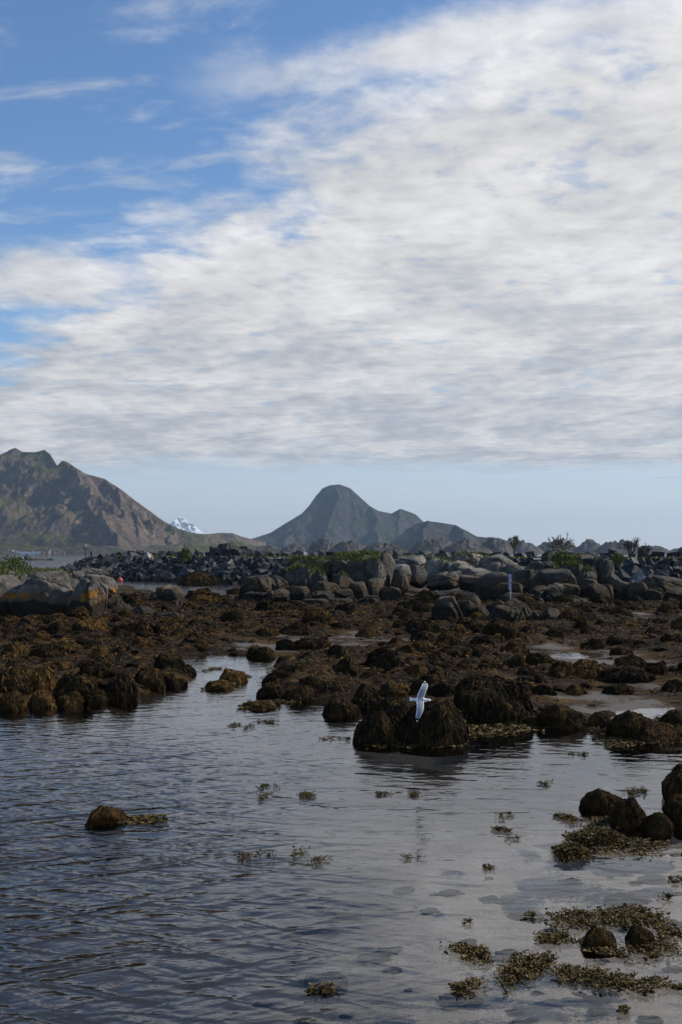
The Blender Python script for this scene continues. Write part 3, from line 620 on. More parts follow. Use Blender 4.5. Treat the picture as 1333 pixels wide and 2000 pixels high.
# ------------------------------------------------------------------ seaweed-covered boulders
def strands(rock, n, g, seg=3, wid=.014, length=(.10, .42), lift=.022, thmax=1.45):
    """short ribbons of wrack that lie over a rock and hang down its flanks; returns verts, faces, tint"""
    ph = g.uniform(0, 2*np.pi, n); th0 = np.arccos(1-g.uniform(0, 1, n)*(1-math.cos(thmax)))+.01; ln = g.uniform(*length, n)*(.55+.6*th0)
    tl = np.array([g.uniform(-.5, .5), g.uniform(-.5, .5)])                       # the crown the weed parts from is off-centre
    t = np.linspace(0, 1, seg+1)
    def direc(th, phi):
        d = np.stack([np.sin(th)*np.cos(phi), np.sin(th)*np.sin(phi), np.cos(th)], -1); return d
    d0 = direc(th0, ph); down = np.stack([d0[:, 0]+tl[0], d0[:, 1]+tl[1], 0*ph-.25-1.0*th0], -1); down += g.normal(size=(n, 3))*np.array([.45, .45, .2])
    down -= d0*(down*d0).sum(1)[:, None]; down /= np.linalg.norm(down, axis=1)[:, None]+1e-9
    perp = np.cross(d0, down); curl = g.normal(size=(n, 1, 1))*.25
    st = ln[:, None, None]*t[None, :, None]
    dr = d0[:, None]+down[:, None]*st+perp[:, None]*curl*st*t[None, :, None]; dr[..., 2] = np.maximum(dr[..., 2], -.12); dr /= np.linalg.norm(dr, axis=-1)[..., None]
    P = rock(dr)+dr*(lift*(.3+g.uniform(0, 1, (n, 1, 1))*np.sin(t*3.14*.8+.3)[None, :, None]*1.8))
    side = np.cross(np.gradient(P, axis=1), dr); side /= np.linalg.norm(side, axis=-1)[..., None]+1e-9
    w = wid*g.uniform(.5, 1.3, (n, 1, 1))*(1-.55*t)[None, :, None]
    tw = dr*w*g.normal(size=(n, 1, 1))*.6
    V = np.stack([P-side*w+tw, P+side*w-tw], 2).reshape(-1, 3)
    a = (np.arange(n)*(seg+1)*2)[:, None]+(np.arange(seg)*2)[None]
    Fc = np.stack([a, a+1, a+3, a+2], -1).reshape(-1, 4)
    return V, Fc, np.repeat(np.clip(g.beta(1.4, 1.8, n), 0, 1), (seg+1)*2)
PROTO = []
def make_proto(seed, n, sub=4, planes=7, block=0, amp=.2, cut=(.55, 1.0), wid=.024, sharp=.10, freq=1.3):
    rk = Rock(seed, planes, cut, block, amp, freq, 5, sharp)
    v = rk(ICO[sub][0]); v[:, 2] = np.maximum(v[:, 2], -.35)
    body = mesh('seaweed_boulder', v, ICO[sub][1], MATS['weed_rock'], True)
    V, Fc, ti = strands(rk, n, np.random.default_rng(seed+1), wid=wid)
    return body, mesh('seaweed', V, Fc, MATS['seaweed_frond'], True, {'tint': ti}), v.min(0), v.max(0)
for k in range(10): PROTO.append(make_proto(300+k, 3200, 4, 7+k % 4, amp=.30+.08*(k % 3)))
LAND = [('the lichen-covered granite outcrop', (100, 1195)), ('the channel mouth', (430, 1340)), ('the low grey slabs by the lagoon', (300, 1205)), ('the lagoon shore', (400, 1175)), ('the grass-capped blocky outcrop', (600, 1190)), ('the sandy hollow', (620, 1255)), ('the ochre signpost boulders', (940, 1225)),
        ('the tall cracked outcrop', (1100, 1188)), ('the narrow tidal pool', (870, 1170)), ('the largest blocky boulder', (960, 1375)), ('the double-humped boulder', (760, 1385)), ('the head of the channel', (540, 1300)), ('the wet sand flat', (1190, 1375)), ('the bright puddle on the flats', (1130, 1285)), ('the shallow pool below the breakwater', (1285, 1210)), ('the open rippled water', (150, 1380)), ('the jumble of dark rocks', (760, 1300))]
LANDW = [(n, gnd(*p)[:2]*np.array([1.0, .55])) for n, p in LAND]
def describe(c, w, shade):
    q = np.array([c[0], c[1]*.55]); near = min(LANDW, key=lambda l: np.linalg.norm(l[1]-q))[0]
    size = 'small' if w < .95 else 'mid-sized' if w < 1.7 else 'large'; hue = ('black', 'dark brown', 'golden-brown')[shade]
    return f'{size} {hue} seaweed-draped boulder near {near}', f'{size} {hue} boulders near {near}'
def boulder(c, w, h, dep, k, rotz, label, group=None, proto=None):
    """c: middle of the base line at the ground; w,h,dep in metres"""
    body, sw, lo, hi = proto or PROTO[k % len(PROTO)]
    o = link('seaweed_boulder', body, None, (c[0], c[1], c[2]), (0, 0, rotz), (w/2/.92, dep/2/.92, h/hi[2]))
    shade = (0, 1, 0, 2, 1, 0, 1)[int(abs(c[0]*37+c[1]*91)) % 7] if label is None else 0 if 'black' in label else 1
    if label is None: label, group = describe(c, w, shade)
    tag(o, label, 'boulder', group); s = link('seaweed', sw, o); o.color = s.color = ((.2, .5, .95)[shade],)*3+(1,); tag(s, kind='stuff'); return o
def boulder_px(x0, top, x1, base, label, group=None, k=0, rotz=0, proto=None, deep=.85):
    w_px = x1-x0; z = 0.0; d = (CAM_H-z)*F/(base-HOR); w = w_px/F*d; dep = w*deep
    c = gnd((x0+x1)/2, base); c = np.array([c[0]*(1+dep*.4/d), c[1]+dep*.4, -.02]); h = (HOR+CAM_H*F/(d+dep*.4)-top)/F*(d+dep*.4)
    return boulder(c, w, max(h, .12), dep, k, rotz, label, group, proto)
def heroes():
    P1 = make_proto(410, 9000, 5, 7, amp=.28, wid=.014); P2 = make_proto(420, 15000, 5, 7, 1.15, .22, wid=.011, sharp=.10)
    P3 = make_proto(431, 9000, 5, 8, amp=.32, wid=.014)
    # double-humped rock under the gull: one body, two lobes
    rkA = Rock(441, 8, (.62, 1.0), 0, .26, 1.3, 5, .10); rkB = Rock(442, 8, (.62, 1.0), 0, .28, 1.3, 5, .10)
    d = 26.6; g = np.random.default_rng(77)
    m = d/F; c0 = gnd(812, 1456); sA, oA = np.array([72*m, .75, 80*m]), np.array([38*m, .45, 0]); sB, oB = np.array([52*m, .60, 60*m]), np.array([-66*m, .55, 0])
    sC, oC = np.array([50*m, .55, 66*m]), np.array([-30*m, .75, 0])
    V, Fv, ST, SF, TI, o, so_ = [], [], [], [], [], 0, 0
    for rk, s, of, n in ((rkA, sA, oA, 14000), (rkB, sB, oB, 8000), (Rock(443, 6, (.75, 1), 0, .15, 1.3, 4, .1), sC, oC, 5000)):
        v = rk(ICO[5][0]); v[:, 2] = np.maximum(v[:, 2], -.2); V.append(v*s+of); Fv.append(ICO[5][1]+o); o += len(v)
        a, b, t = strands(rk, n, g, wid=.013); ST.append(a*s+of); SF.append(b+so_); TI.append(t); so_ += len(a)
    ob = link('seaweed_boulder', mesh('seaweed_boulder', np.concatenate(V), np.concatenate(Fv), MATS['weed_rock']), None, (c0[0], c0[1], -.02))
    tag(ob, 'double-humped seaweed-draped boulder standing in the water beneath the flying gull', 'boulder')
    tag(link('seaweed', mesh('seaweed', np.concatenate(ST), np.concatenate(SF), MATS['seaweed_frond'], True, {'tint': np.concatenate(TI)}), ob), kind='stuff')
    for q in (ob, *ob.children): q.color = (.18, .18, .18, 1)
    boulder_px(878, 1324, 1044, 1417, 'largest blocky boulder with a black seaweed curtain, behind the double-humped boulder', proto=P2, rotz=.15, deep=.9)
    boulder_px(1056, 1374, 1144, 1424, 'rounded dark boulder at the water edge beside the largest blocky boulder', proto=P3)
    boulder_px(1134, 1388, 1198, 1422, 'low brown boulder leaning against the rounded dark boulder at the water edge', proto=P3, rotz=2)
    boulder_px(168, 1571, 250, 1611, 'small lone seaweed-covered rock in the open rippled water', proto=P3, rotz=1, deep=.7)
    G = 'dark wet boulders clustered in the slick water'
    WET = ['rounded dark boulder at the open end of the wet cluster beside a weed tuft', 'craggy dark boulder mid-cluster directly above the broad olive wrack hummock', 'low dark boulder squeezed at the foot of the wet cluster beside weed streamers', 'tallest dark boulder of the wet cluster in the slick water',
           'broad dark boulder leaning below the tallest one of the wet cluster', 'smallest dark stone wedged between boulders of the wet cluster', 'half-sunk dark boulder below the broad leaning one of the wet cluster']
    for k, b in enumerate([(1140, 1540, 1222, 1588), (1186, 1556, 1264, 1616), (1252, 1584, 1310, 1628), (1288, 1492, 1400, 1570), (1290, 1552, 1380, 1618), (1216, 1575, 1262, 1606), (1325, 1600, 1400, 1660)]):
        boulder_px(*b, WET[k], G, proto=(P3, P1)[k % 2], rotz=k*1.3, deep=.8)
    boulder_px(1222, 1806, 1278, 1846, 'small dome-shaped weedy rock among bladder wrack patches', proto=P1, deep=.8)
    boulder_px(1136, 1806, 1206, 1856, 'ragged weedy rock beside the small dome-shaped rock', proto=P3, rotz=.6, deep=.7)
    G = 'low rocks at the edge of the wet sand'
    for k, b in enumerate([(1194, 1388, 1290, 1446), (1270, 1384, 1350, 1438), (1240, 1412, 1340, 1452)]): boulder_px(*b, 'low weed-heaped rock at the edge of the wet sand flat', G, proto=P3, rotz=k*2.1)
heroes()

LISTED = {
 'left': [(-15, 1299, 66, 1368), (52, 1302, 108, 1364), (108, 1318, 182, 1374), (196, 1316, 272, 1366), (150, 1284, 226, 1326), (265, 1306, 320, 1348), (0, 1255, 70, 1300), (60, 1258, 140, 1300), (215, 1230, 262, 1258), (255, 1246, 312, 1276), (300, 1236, 345, 1262), (225, 1212, 305, 1252), (300, 1214, 360, 1250), (0, 1205, 40, 1230), (35, 1208, 80, 1232),
          (82, 1214, 130, 1244), (145, 1208, 215, 1246), (150, 1262, 205, 1286), (215, 1262, 262, 1292), (110, 1352, 160, 1378), (60, 1350, 110, 1382), (0, 1352, 50, 1386), (170, 1348, 210, 1374), (330, 1230, 380, 1258), (365, 1212, 400, 1236), (390, 1226, 430, 1246), (310, 1318, 360, 1342), (340, 1300, 380, 1318), (255, 1286, 300, 1310), (305, 1278, 345, 1304), (10, 1228, 62, 1254), (120, 1240, 160, 1262)],
 'mid': [(506, 1332, 560, 1362), (520, 1310, 570, 1340), (556, 1296, 612, 1334), (575, 1280, 622, 1308), (636, 1262, 690, 1300), (612, 1294, 650, 1318), (650, 1284, 712, 1330), (706, 1268, 785, 1320), (704, 1306, 770, 1342), (770, 1262, 815, 1292), (778, 1298, 842, 1340), (620, 1326, 690, 1362), (686, 1338, 742, 1376), (742, 1334, 800, 1366), (560, 1340, 620, 1368), (640, 1366, 700, 1398),
         (690, 1352, 730, 1382), (800, 1254, 850, 1290), (838, 1276, 895, 1320), (830, 1304, 884, 1344), (760, 1246, 792, 1268), (850, 1246, 905, 1278), (895, 1262, 950, 1300), (930, 1290, 990, 1326), (885, 1296, 935, 1330), (980, 1280, 1035, 1318), (800, 1330, 850, 1364), (845, 1335, 890, 1366), (740, 1362, 800, 1390), (1010, 1306, 1062, 1338),
         (430, 1308, 478, 1332), (408, 1330, 452, 1346), (472, 1370, 540, 1384), (500, 1265, 540, 1284), (540, 1250, 578, 1272), (580, 1246, 640, 1270), (480, 1262, 520, 1282)],
 'right': [(1036, 1320, 1068, 1346), (1070, 1294, 1128, 1334), (1110, 1290, 1176, 1332), (1204, 1280, 1262, 1318), (1180, 1302, 1272, 1338), (1262, 1292, 1300, 1330), (1120, 1212, 1160, 1242), (1130, 1228, 1156, 1250), (1080, 1228, 1110, 1250), (1060, 1232, 1100, 1256), (980, 1254, 1034, 1286), (950, 1240, 990, 1264), (1290, 1238, 1333, 1268), (1296, 1240, 1340, 1264), (1220, 1165, 1262, 1190),
           (1160, 1186, 1230, 1206), (1190, 1188, 1215, 1210), (1280, 1172, 1340, 1198), (1140, 1250, 1182, 1270), (1190, 1246, 1240, 1264), (1012, 1226, 1056, 1252), (920, 1222, 965, 1250), (870, 1222, 915, 1254), (816, 1212, 864, 1244), (800, 1238, 850, 1266), (1040, 1338, 1085, 1366), (1000, 1330, 1040, 1360), (1180, 1338, 1240, 1360), (1290, 1330, 1345, 1356), (1100, 1340, 1150, 1362)],
 'back': [(555, 1218, 612, 1244), (430, 1196, 475, 1226), (448, 1216, 480, 1238), (500, 1172, 545, 1202), (540, 1182, 580, 1206), (655, 1182, 705, 1206), (620, 1206, 665, 1226), (700, 1226, 740, 1246), (760, 1190, 800, 1214), (800, 1180, 850, 1208), (500, 1226, 545, 1246), (590, 1190, 640, 1210), (392, 1160, 440, 1184), (440, 1150, 480, 1168), (720, 1200, 760, 1220), (352, 1176, 392, 1196), (350, 1118, 430, 1142, 1)]}
def scatter():
    cnt = 0; g = np.random.default_rng(21); taken = []
    for zn, lst in LISTED.items():
        for b in lst:
            if len(b) > 4:
                o = boulder_px(*b[:4], 'brown weed-covered rock islet in the lagoon below the breakwater', k=3, deep=.5); continue
            gr = (b[2]-b[0])*.07; o = boulder_px(b[0]-gr, b[1]-3, b[2]+gr, b[3]+1, None, None, k=int(g.integers(10)), rotz=g.uniform(0, 6.28), deep=g.uniform(.75, 1.0)); cnt += 1
            taken.append((o.location[0], o.location[1], abs(o.scale[0])*.8))
    # further boulders between the listed ones
    tries = 0; extra = 0; sv, sf, so_ = [], [], 0; low = [Rock(500+k, 8, (.5, 1.0), 0, .5, 1.6, 4, .05)(ICO[2][0]) for k in range(8)]; small = 0
    while extra < 175 and tries < 60000:
        tries += 1; y = math.sqrt(g.uniform(29**2, 104**2)); x = g.uniform(-.32, .32)*y
        wv = float(samp(weed, x, y)); 
        if wv < .8 and g.uniform() > .06: continue
        if samp(H, x, y) < -.02: continue
        px, py = px_of(x, y, 0)
        zn = 'left' if px < 400 and py > 1200 else 'mid' if (480 < px < 1040 and py > 1255) else 'right' if px > 790 else 'back'
        dens = {'left': .55, 'mid': 1.0, 'right': .5, 'back': .22}[zn]
        if g.uniform() > dens: continue
        r = g.uniform(.22, .62)*(1+max(0, y-40)/75)
        if any((x-a)**2+(y-b)**2 < (r*.62+c*.58)**2 for a, b, c in taken): continue
        taken.append((x, y, r)); w = r*2
        boulder((x, y, float(samp(H, x, y))-.08), w, w*g.uniform(.32, .62), w*g.uniform(.75, 1), int(g.integers(10)), g.uniform(0, 6.28), None, None); extra += 1
    n = 0
    while n < 1700:
        y = math.sqrt(g.uniform(28**2, 112**2)); x = g.uniform(-.33, .33)*y; wv = float(samp(weed, x, y))
        if wv < .5 and g.uniform() > .08: continue
        z = float(samp(H, x, y))
        if z < -.05: continue
        r = g.uniform(.10, .33)*(1+max(0, y-40)/80); v = low[n % 8]*np.array([r*1.15, r*g.uniform(.6, 1), r*g.uniform(.35, .7)]); a = g.uniform(0, 6.28)
        v = np.stack([v[:, 0]*math.cos(a)-v[:, 1]*math.sin(a), v[:, 0]*math.sin(a)+v[:, 1]*math.cos(a), v[:, 2]], -1)+np.array([x, y, z])
        sv.append(v); sf.append(ICO[2][1]+so_); so_ += len(v); n += 1
    tag(link('weedy_cobbles', mesh('weedy_cobbles', np.concatenate(sv), np.concatenate(sf), MATS['weed_rock'])), 'small weed-slick cobbles strewn between the boulders', 'cobbles', kind='stuff').color = (.4, .4, .4, 1)
    print('boulders', cnt, extra)
scatter()

def carpet():
    """loose brown wrack lying over the tidal flat"""
    g = np.random.default_rng(31); n = 260000; y = np.sqrt(g.uniform(27.5**2, 100**2, n)); x = g.uniform(-.33, .33, n)*y
    keep = (samp(weed, x, y) > g.uniform(.25, .9, n)) & (samp(H, x, y) > -.06); x, y = x[keep][:90000], y[keep][:90000]; n = len(x)
    ang = g.uniform(0, 6.28, n); L = g.uniform(.10, .36, n)*(1+np.maximum(0, y-35)/80); w = L*g.uniform(.05, .10, n); t = np.array([0, .5, 1.])
    bend = g.normal(size=n)*.5
    cx = x[:, None]+L[:, None]*np.cos(ang[:, None]+bend[:, None]*t)*t; cy = y[:, None]+L[:, None]*np.sin(ang[:, None]+bend[:, None]*t)*t
    cz = np.maximum(samp(H, cx, cy), .0)+.02+g.uniform(0, .10, (n, 1))*np.array([.4, 1, .3])[None]
    sx, sy = -np.sin(ang)*w, np.cos(ang)*w; tap = np.array([.7, 1, .4]); tw = g.normal(size=(n, 1))*.35*w[:, None]
    V = np.stack([np.stack([cx-sx[:, None]*tap, cy-sy[:, None]*tap, cz-tw*tap], -1), np.stack([cx+sx[:, None]*tap, cy+sy[:, None]*tap, cz+tw*tap], -1)], 2).reshape(-1, 3)
    a = (np.arange(n)*6)[:, None]+(np.arange(2)*2)[None]; Fc = np.stack([a, a+1, a+3, a+2], -1).reshape(-1, 4)
    tag(link('seaweed_carpet', mesh('seaweed_carpet', V, Fc, MATS['seaweed_frond'], True, {'tint': np.repeat(np.clip(g.beta(1.6, 1.6, n), 0, 1), 6)})), 'loose brown seaweed spread over the tidal flat', 'seaweed', kind='stuff').color = (.40, .40, .40, 1)
carpet()

# ------------------------------------------------------------------ floating bladder wrack
def wrack_mesh(pts, g, size=.05, up=.035, dark=0.):
    """forked blades with swollen tips at each point"""
    n = len(pts); nb = 3; P = np.repeat(np.asarray(pts), nb, 0); N_ = len(P); a = g.uniform(0, 6.28, N_); L = size*g.uniform(.5, 1.3, N_); w = L*g.uniform(.10, .20, N_)
    t = np.array([0, .35, .8, 1.0]); wf = np.array([.5, .75, 1.15, .45]); b = g.normal(size=N_)*.7
    ang = a[:, None]+b[:, None]*t
    cx = P[:, 0, None]+L[:, None]*t*np.cos(ang); cy = P[:, 1, None]+L[:, None]*t*np.sin(ang)
    cz = P[:, 2, None]+up*g.uniform(-.15, 1, (N_, 1))*t[None]**.8
    sx, sy = -np.sin(ang)*w[:, None]*wf, np.cos(ang)*w[:, None]*wf; tw = g.normal(size=(N_, 1))*w[:, None]*.7*wf
    V = np.stack([np.stack([cx-sx, cy-sy, cz-tw], -1), np.stack([cx+sx, cy+sy, cz+tw], -1)], 2).reshape(-1, 3)
    k = (np.arange(N_)*8)[:, None]+(np.arange(3)*2)[None]; Fc = np.stack([k, k+1, k+3, k+2], -1).reshape(-1, 4)
    ti = np.repeat(np.clip(g.beta(1.8, 1.8, N_)-dark, 0, 1), 8)
    return V, Fc, ti
def wrack_patch(x0, y0, x1, y1, n, label, group=None, size=.046, up=.03, streak=.25, mound=0):
    g = np.random.default_rng(int(x0*7+y0)); A = gnd(x0, y1); B = gnd(x1, y1); C = gnd(x0, y0); D = gnd((x0+x1)/2, (y0+y1)/2)
    n = int(n*1.15); nc = max(4, n//40); hw = (B[0]-A[0])/2; hd = (C[1]-A[1])/2
    cc = np.stack([g.uniform(-.85, .85, nc)*hw, g.uniform(-.7, .7, nc)*hd], -1); r = g.uniform(.10, .55, nc)*np.minimum(hw, .45)
    k = g.integers(0, nc, n); p = cc[k]+g.normal(size=(n, 2))*r[k][:, None]*np.array([.75, min(1, .75*hd/hw+.35)])
    keep = (np.abs(p[:, 0]) < hw*1.1) & (np.abs(p[:, 1]) < hd*1.25); p = p[keep]
    tilt = (p[:, 0]*streak*hd/hw)
    pts = np.column_stack([p[:, 0], p[:, 1]+tilt, .004+g.uniform(0, .035, len(p))+mound*np.maximum(0, 1-(p[:, 0]/hw)**2-(p[:, 1]/hd)**2)])
    V, Fc, ti = wrack_mesh(pts, g, size, up)
    o = link('floating_wrack', mesh('floating_wrack', V, Fc, MATS['bladder_wrack'], True, {'tint': ti}), None, (D[0], D[1], 0)); tag(o, label, 'seaweed', group); return o
def build_wrack():
    wrack_patch(1062, 1776, 1305, 1816, 1500, 'long olive bladder wrack raft behind the small dome-shaped rock')
    wrack_patch(1045, 1826, 1122, 1846, 330, 'small dark wrack clump in front of the long olive raft')
    wrack_patch(965, 1864, 1094, 1912, 900, 'ragged golden wrack raft with a trailing tail, touching another raft', streak=1.0)
    wrack_patch(1088, 1896, 1242, 1932, 950, 'broad golden-brown wrack raft just past the ragged raft', streak=-.5)
    wrack_patch(856, 1850, 952, 1878, 420, 'narrow olive wrack strip floating alone on the slick water', streak=-.6)
    wrack_patch(1140, 1846, 1216, 1868, 400, 'dark wrack fringe at the foot of the ragged weedy rock', streak=-.8)
    wrack_patch(1205, 1838, 1330, 1880, 420, 'thin dark wrack skirt trailing from the small dome-shaped rock', size=.04, up=.01)
    wrack_patch(1275, 1800, 1345, 1838, 350, 'dark wrack strip at the end of the long olive raft', up=.015)
    wrack_patch(1140, 1640, 1335, 1674, 900, 'long thin weed streamers trailing from the olive hummocks', size=.06, up=.012, streak=-.3)
    wrack_patch(1114, 1628, 1222, 1662, 2600, 'broad hummock of olive wrack rising beside the dark wet boulder cluster', mound=.16, size=.055)
    wrack_patch(1082, 1656, 1150, 1684, 1500, 'smaller dark wrack hummock beside the broad olive hummock', mound=.12, size=.055)
    wrack_patch(1084, 1590, 1132, 1608, 240, 'dark oval wrack clump near the wet boulder cluster', size=.06)
    wrack_patch(235, 1596, 318, 1610, 420, 'brown weed tail trailing from the small lone rock', size=.07, up=.02)
    wrack_patch(472, 1371, 542, 1385, 420, 'flat dark weed bed at the mouth of the channel', size=.12, up=.05)
    wrack_patch(404, 1330, 458, 1346, 400, 'weed bed around the small stones in the channel', size=.12, up=.05)
    wrack_patch(700, 1446, 930, 1462, 900, 'brown weed fringe floating round the double-humped boulder', size=.07, up=.03)
    wrack_patch(900, 1408, 1060, 1440, 1200, 'brown weed bed in the water under the largest blocky boulder', size=.10, up=.03)
    wrack_patch(1160, 1425, 1345, 1458, 900, 'weed fringe in front of the low rocks by the wet sand', size=.08, up=.03)
    wrack_patch(1145, 1598, 1200, 1620, 260, 'dark weed at the foot of the wet boulder cluster', size=.06)
    G = 'small loose tufts of floating wrack'
    for b in [(575, 1549, 617, 1561, 130), (500, 1534, 546, 1541, 60), (504, 1552, 536, 1563, 60), (735, 1548, 766, 1555, 60), (798, 1547, 833, 1558, 110), (960, 1616, 996, 1628, 110), (1222, 1542, 1282, 1556, 160), (960, 1590, 1010, 1602, 50), (985, 1638, 1022, 1648, 40), (940, 1690, 968, 1702, 45), (1050, 1528, 1082, 1536, 60), (785, 1672, 830, 1680, 40), (465, 1664, 545, 1680, 80), (570, 1658, 645, 1690, 90),
              (605, 1928, 668, 1948, 90), (872, 1918, 952, 1946, 180), (1250, 1910, 1333, 1932, 120), (1250, 1938, 1275, 1948, 40), (1205, 1975, 1228, 1985, 40), (1310, 1715, 1335, 1728, 40), (1285, 1748, 1310, 1760, 40), (540, 1368, 610, 1374, 90), (440, 1408, 540, 1424, 90), (620, 1440, 680, 1446, 40), (380, 1300, 440, 1312, 100), (460, 1316, 500, 1324, 80), (1180, 1455, 1215, 1462, 50), (1110, 1470, 1150, 1476, 30), (1020, 1786, 1045, 1794, 30), (1300, 1925, 1335, 1940, 60), (905, 1800, 925, 1806, 20)]:
        wrack_patch(*b, 'small loose tuft of floating wrack on the water', G, size=.042 if b[1] > 1500 else .07)
    # submerged stones
    g = np.random.default_rng(61); V, Fv, o = [], [], 0
    for k in range(80):
        y = g.uniform(10, 18); x = g.uniform(-.02, .34)*y-g.uniform(0, 1)*(18-y)*.12; r = g.uniform(.04, .17)*(1 if g.uniform() < .8 else 1.7); z = float(samp(H, x, y))
        v = Rock(600+k % 12, 6, (.5, 1), 0, .8, 1.2, 4, .1)(ICO[3][0])*np.array([r*1.3, r, r*.45])+np.array([x, y, z]); V.append(v); Fv.append(ICO[3][1]+o); o += len(v)
    tag(link('submerged_stones', mesh('submerged_stones', np.concatenate(V), np.concatenate(Fv), MATS['weed_rock'])), 'dark stones lying on the bottom under shallow water', 'stones', kind='stuff').color = (.1, .1, .1, 1)
build_wrack()

# ------------------------------------------------------------------ grass and bushes
def blades(name, n, fn, label, cat, kind=None, h=(.15, .45), wid=.02, mat='grass', group=None, leafy=False, seed=0):
    g = np.random.default_rng(seed+n); P = fn(g, n); n = len(P); L = g.uniform(*h, n); a = g.uniform(0, 6.28, n); lean = g.uniform(.1, .9, n)
    t = np.array([0, .55, 1.0]); wf = np.array([1., .8, .15]) if not leafy else np.array([.3, 1., .2])
    dx, dy = np.cos(a), np.sin(a); r = L[:, None]*lean[:, None]*t**1.6; zz = L[:, None]*t*np.sqrt(np.maximum(.05, 1-.8*lean[:, None]**2))
    cx, cy, cz = P[:, 0, None]+dx[:, None]*r, P[:, 1, None]+dy[:, None]*r, P[:, 2, None]+zz
    b = a+g.normal(size=n)*.8; w = wid*g.uniform(.6, 1.4, n); sx, sy = -np.sin(b)*w, np.cos(b)*w
    V = np.stack([np.stack([cx-sx[:, None]*wf, cy-sy[:, None]*wf, cz], -1), np.stack([cx+sx[:, None]*wf, cy+sy[:, None]*wf, cz], -1)], 2).reshape(-1, 3)
    k = (np.arange(n)*6)[:, None]+(np.arange(2)*2)[None]; Fc = np.stack([k, k+1, k+3, k+2], -1).reshape(-1, 4)
    c = P.mean(0); c[2] = P[:, 2].min()
    o = link(name, mesh(name, V-c, Fc, MATS[mat], True, {'tint': np.repeat(g.uniform(0, 1, n), 6)}), None, c); return tag(o, label, cat, group, kind)
from mathutils.bvhtree import BVHTree
def top_of(e):
    bpy.context.view_layer.update(); vs_, fs = [], []; off = 0
    for c in e.children:
        v = np.array([tuple(p.co) for p in c.data.vertices]); M = np.array(c.matrix_world); vs_.append(v@M[:3, :3].T+M[:3, 3]); fs += [tuple(i+off for i in p.vertices) for p in c.data.polygons]; off += len(v)
    return BVHTree.FromPolygons([tuple(p) for p in np.concatenate(vs_)], fs)
def on_rock(bvh, x0, x1, d0, d1, zmin, blob=.5):
    def fn(g, n):
        out = []; m = n*6; dd = g.uniform(d0, d1, m); xx = (g.uniform(x0, x1, m)-666.5)/F*dd
        ok = perlin(np.stack([xx*blob, dd*blob, 0*xx+3.1], -1)) > -.12
        for x, d in zip(xx[ok], dd[ok]):
            hit = bvh.ray_cast((x, d, 12), (0, 0, -1))
            if hit[0] is None or hit[0].z < zmin or hit[1].z < .45: continue
            out.append((hit[0].x, hit[0].y, hit[0].z-.03))
            if len(out) >= n: break
        return np.array(out)
    return fn
def in_blob(c, r, surf=False):
    c = np.array(c); r = np.array(r)
    def fn(g, n):
        v = g.normal(size=(n, 3)); v /= np.linalg.norm(v, axis=1)[:, None]; q = v*(g.uniform(.35, 1, n)**.4)[:, None]
        q *= (1+.45*perlin(v*2.3+c.sum()))[:, None]; q[:, 2] = np.abs(q[:, 2]); return c+q*r
    return fn
def leafy_bush(px, top, base, w_px, d, n, label, name='bush', leaf=.10, sink=.15, group=None):
    c = at(px, base, d); h = (base-top)/F*d; w = w_px/F*d
    e = thing(name, label, 'bush', (c[0], c[1], c[2]-sink), group); g = np.random.default_rng(int(abs(px)))
    mb = MB()
    for k in range(9):
        a = g.uniform(0, 6.28); q = np.array([math.cos(a)*w*.3*g.uniform(.2, 1), math.sin(a)*w*.3, h*g.uniform(.6, .95)]); mb.tube([(0, 0, -.1), q*np.array([.35, .35, .5]), q], [.035, .025, .01], 4)
    link('stem', mb.build('stem', MATS['bark']), e)
    o = blades('foliage', n, in_blob((0, 0, 0), (w*.5, w*.42, h*1.0)), None, None, None, (leaf*.6, leaf*1.4), leaf*.3, 'leaf', None, True, int(abs(px))); o.parent = e; return e
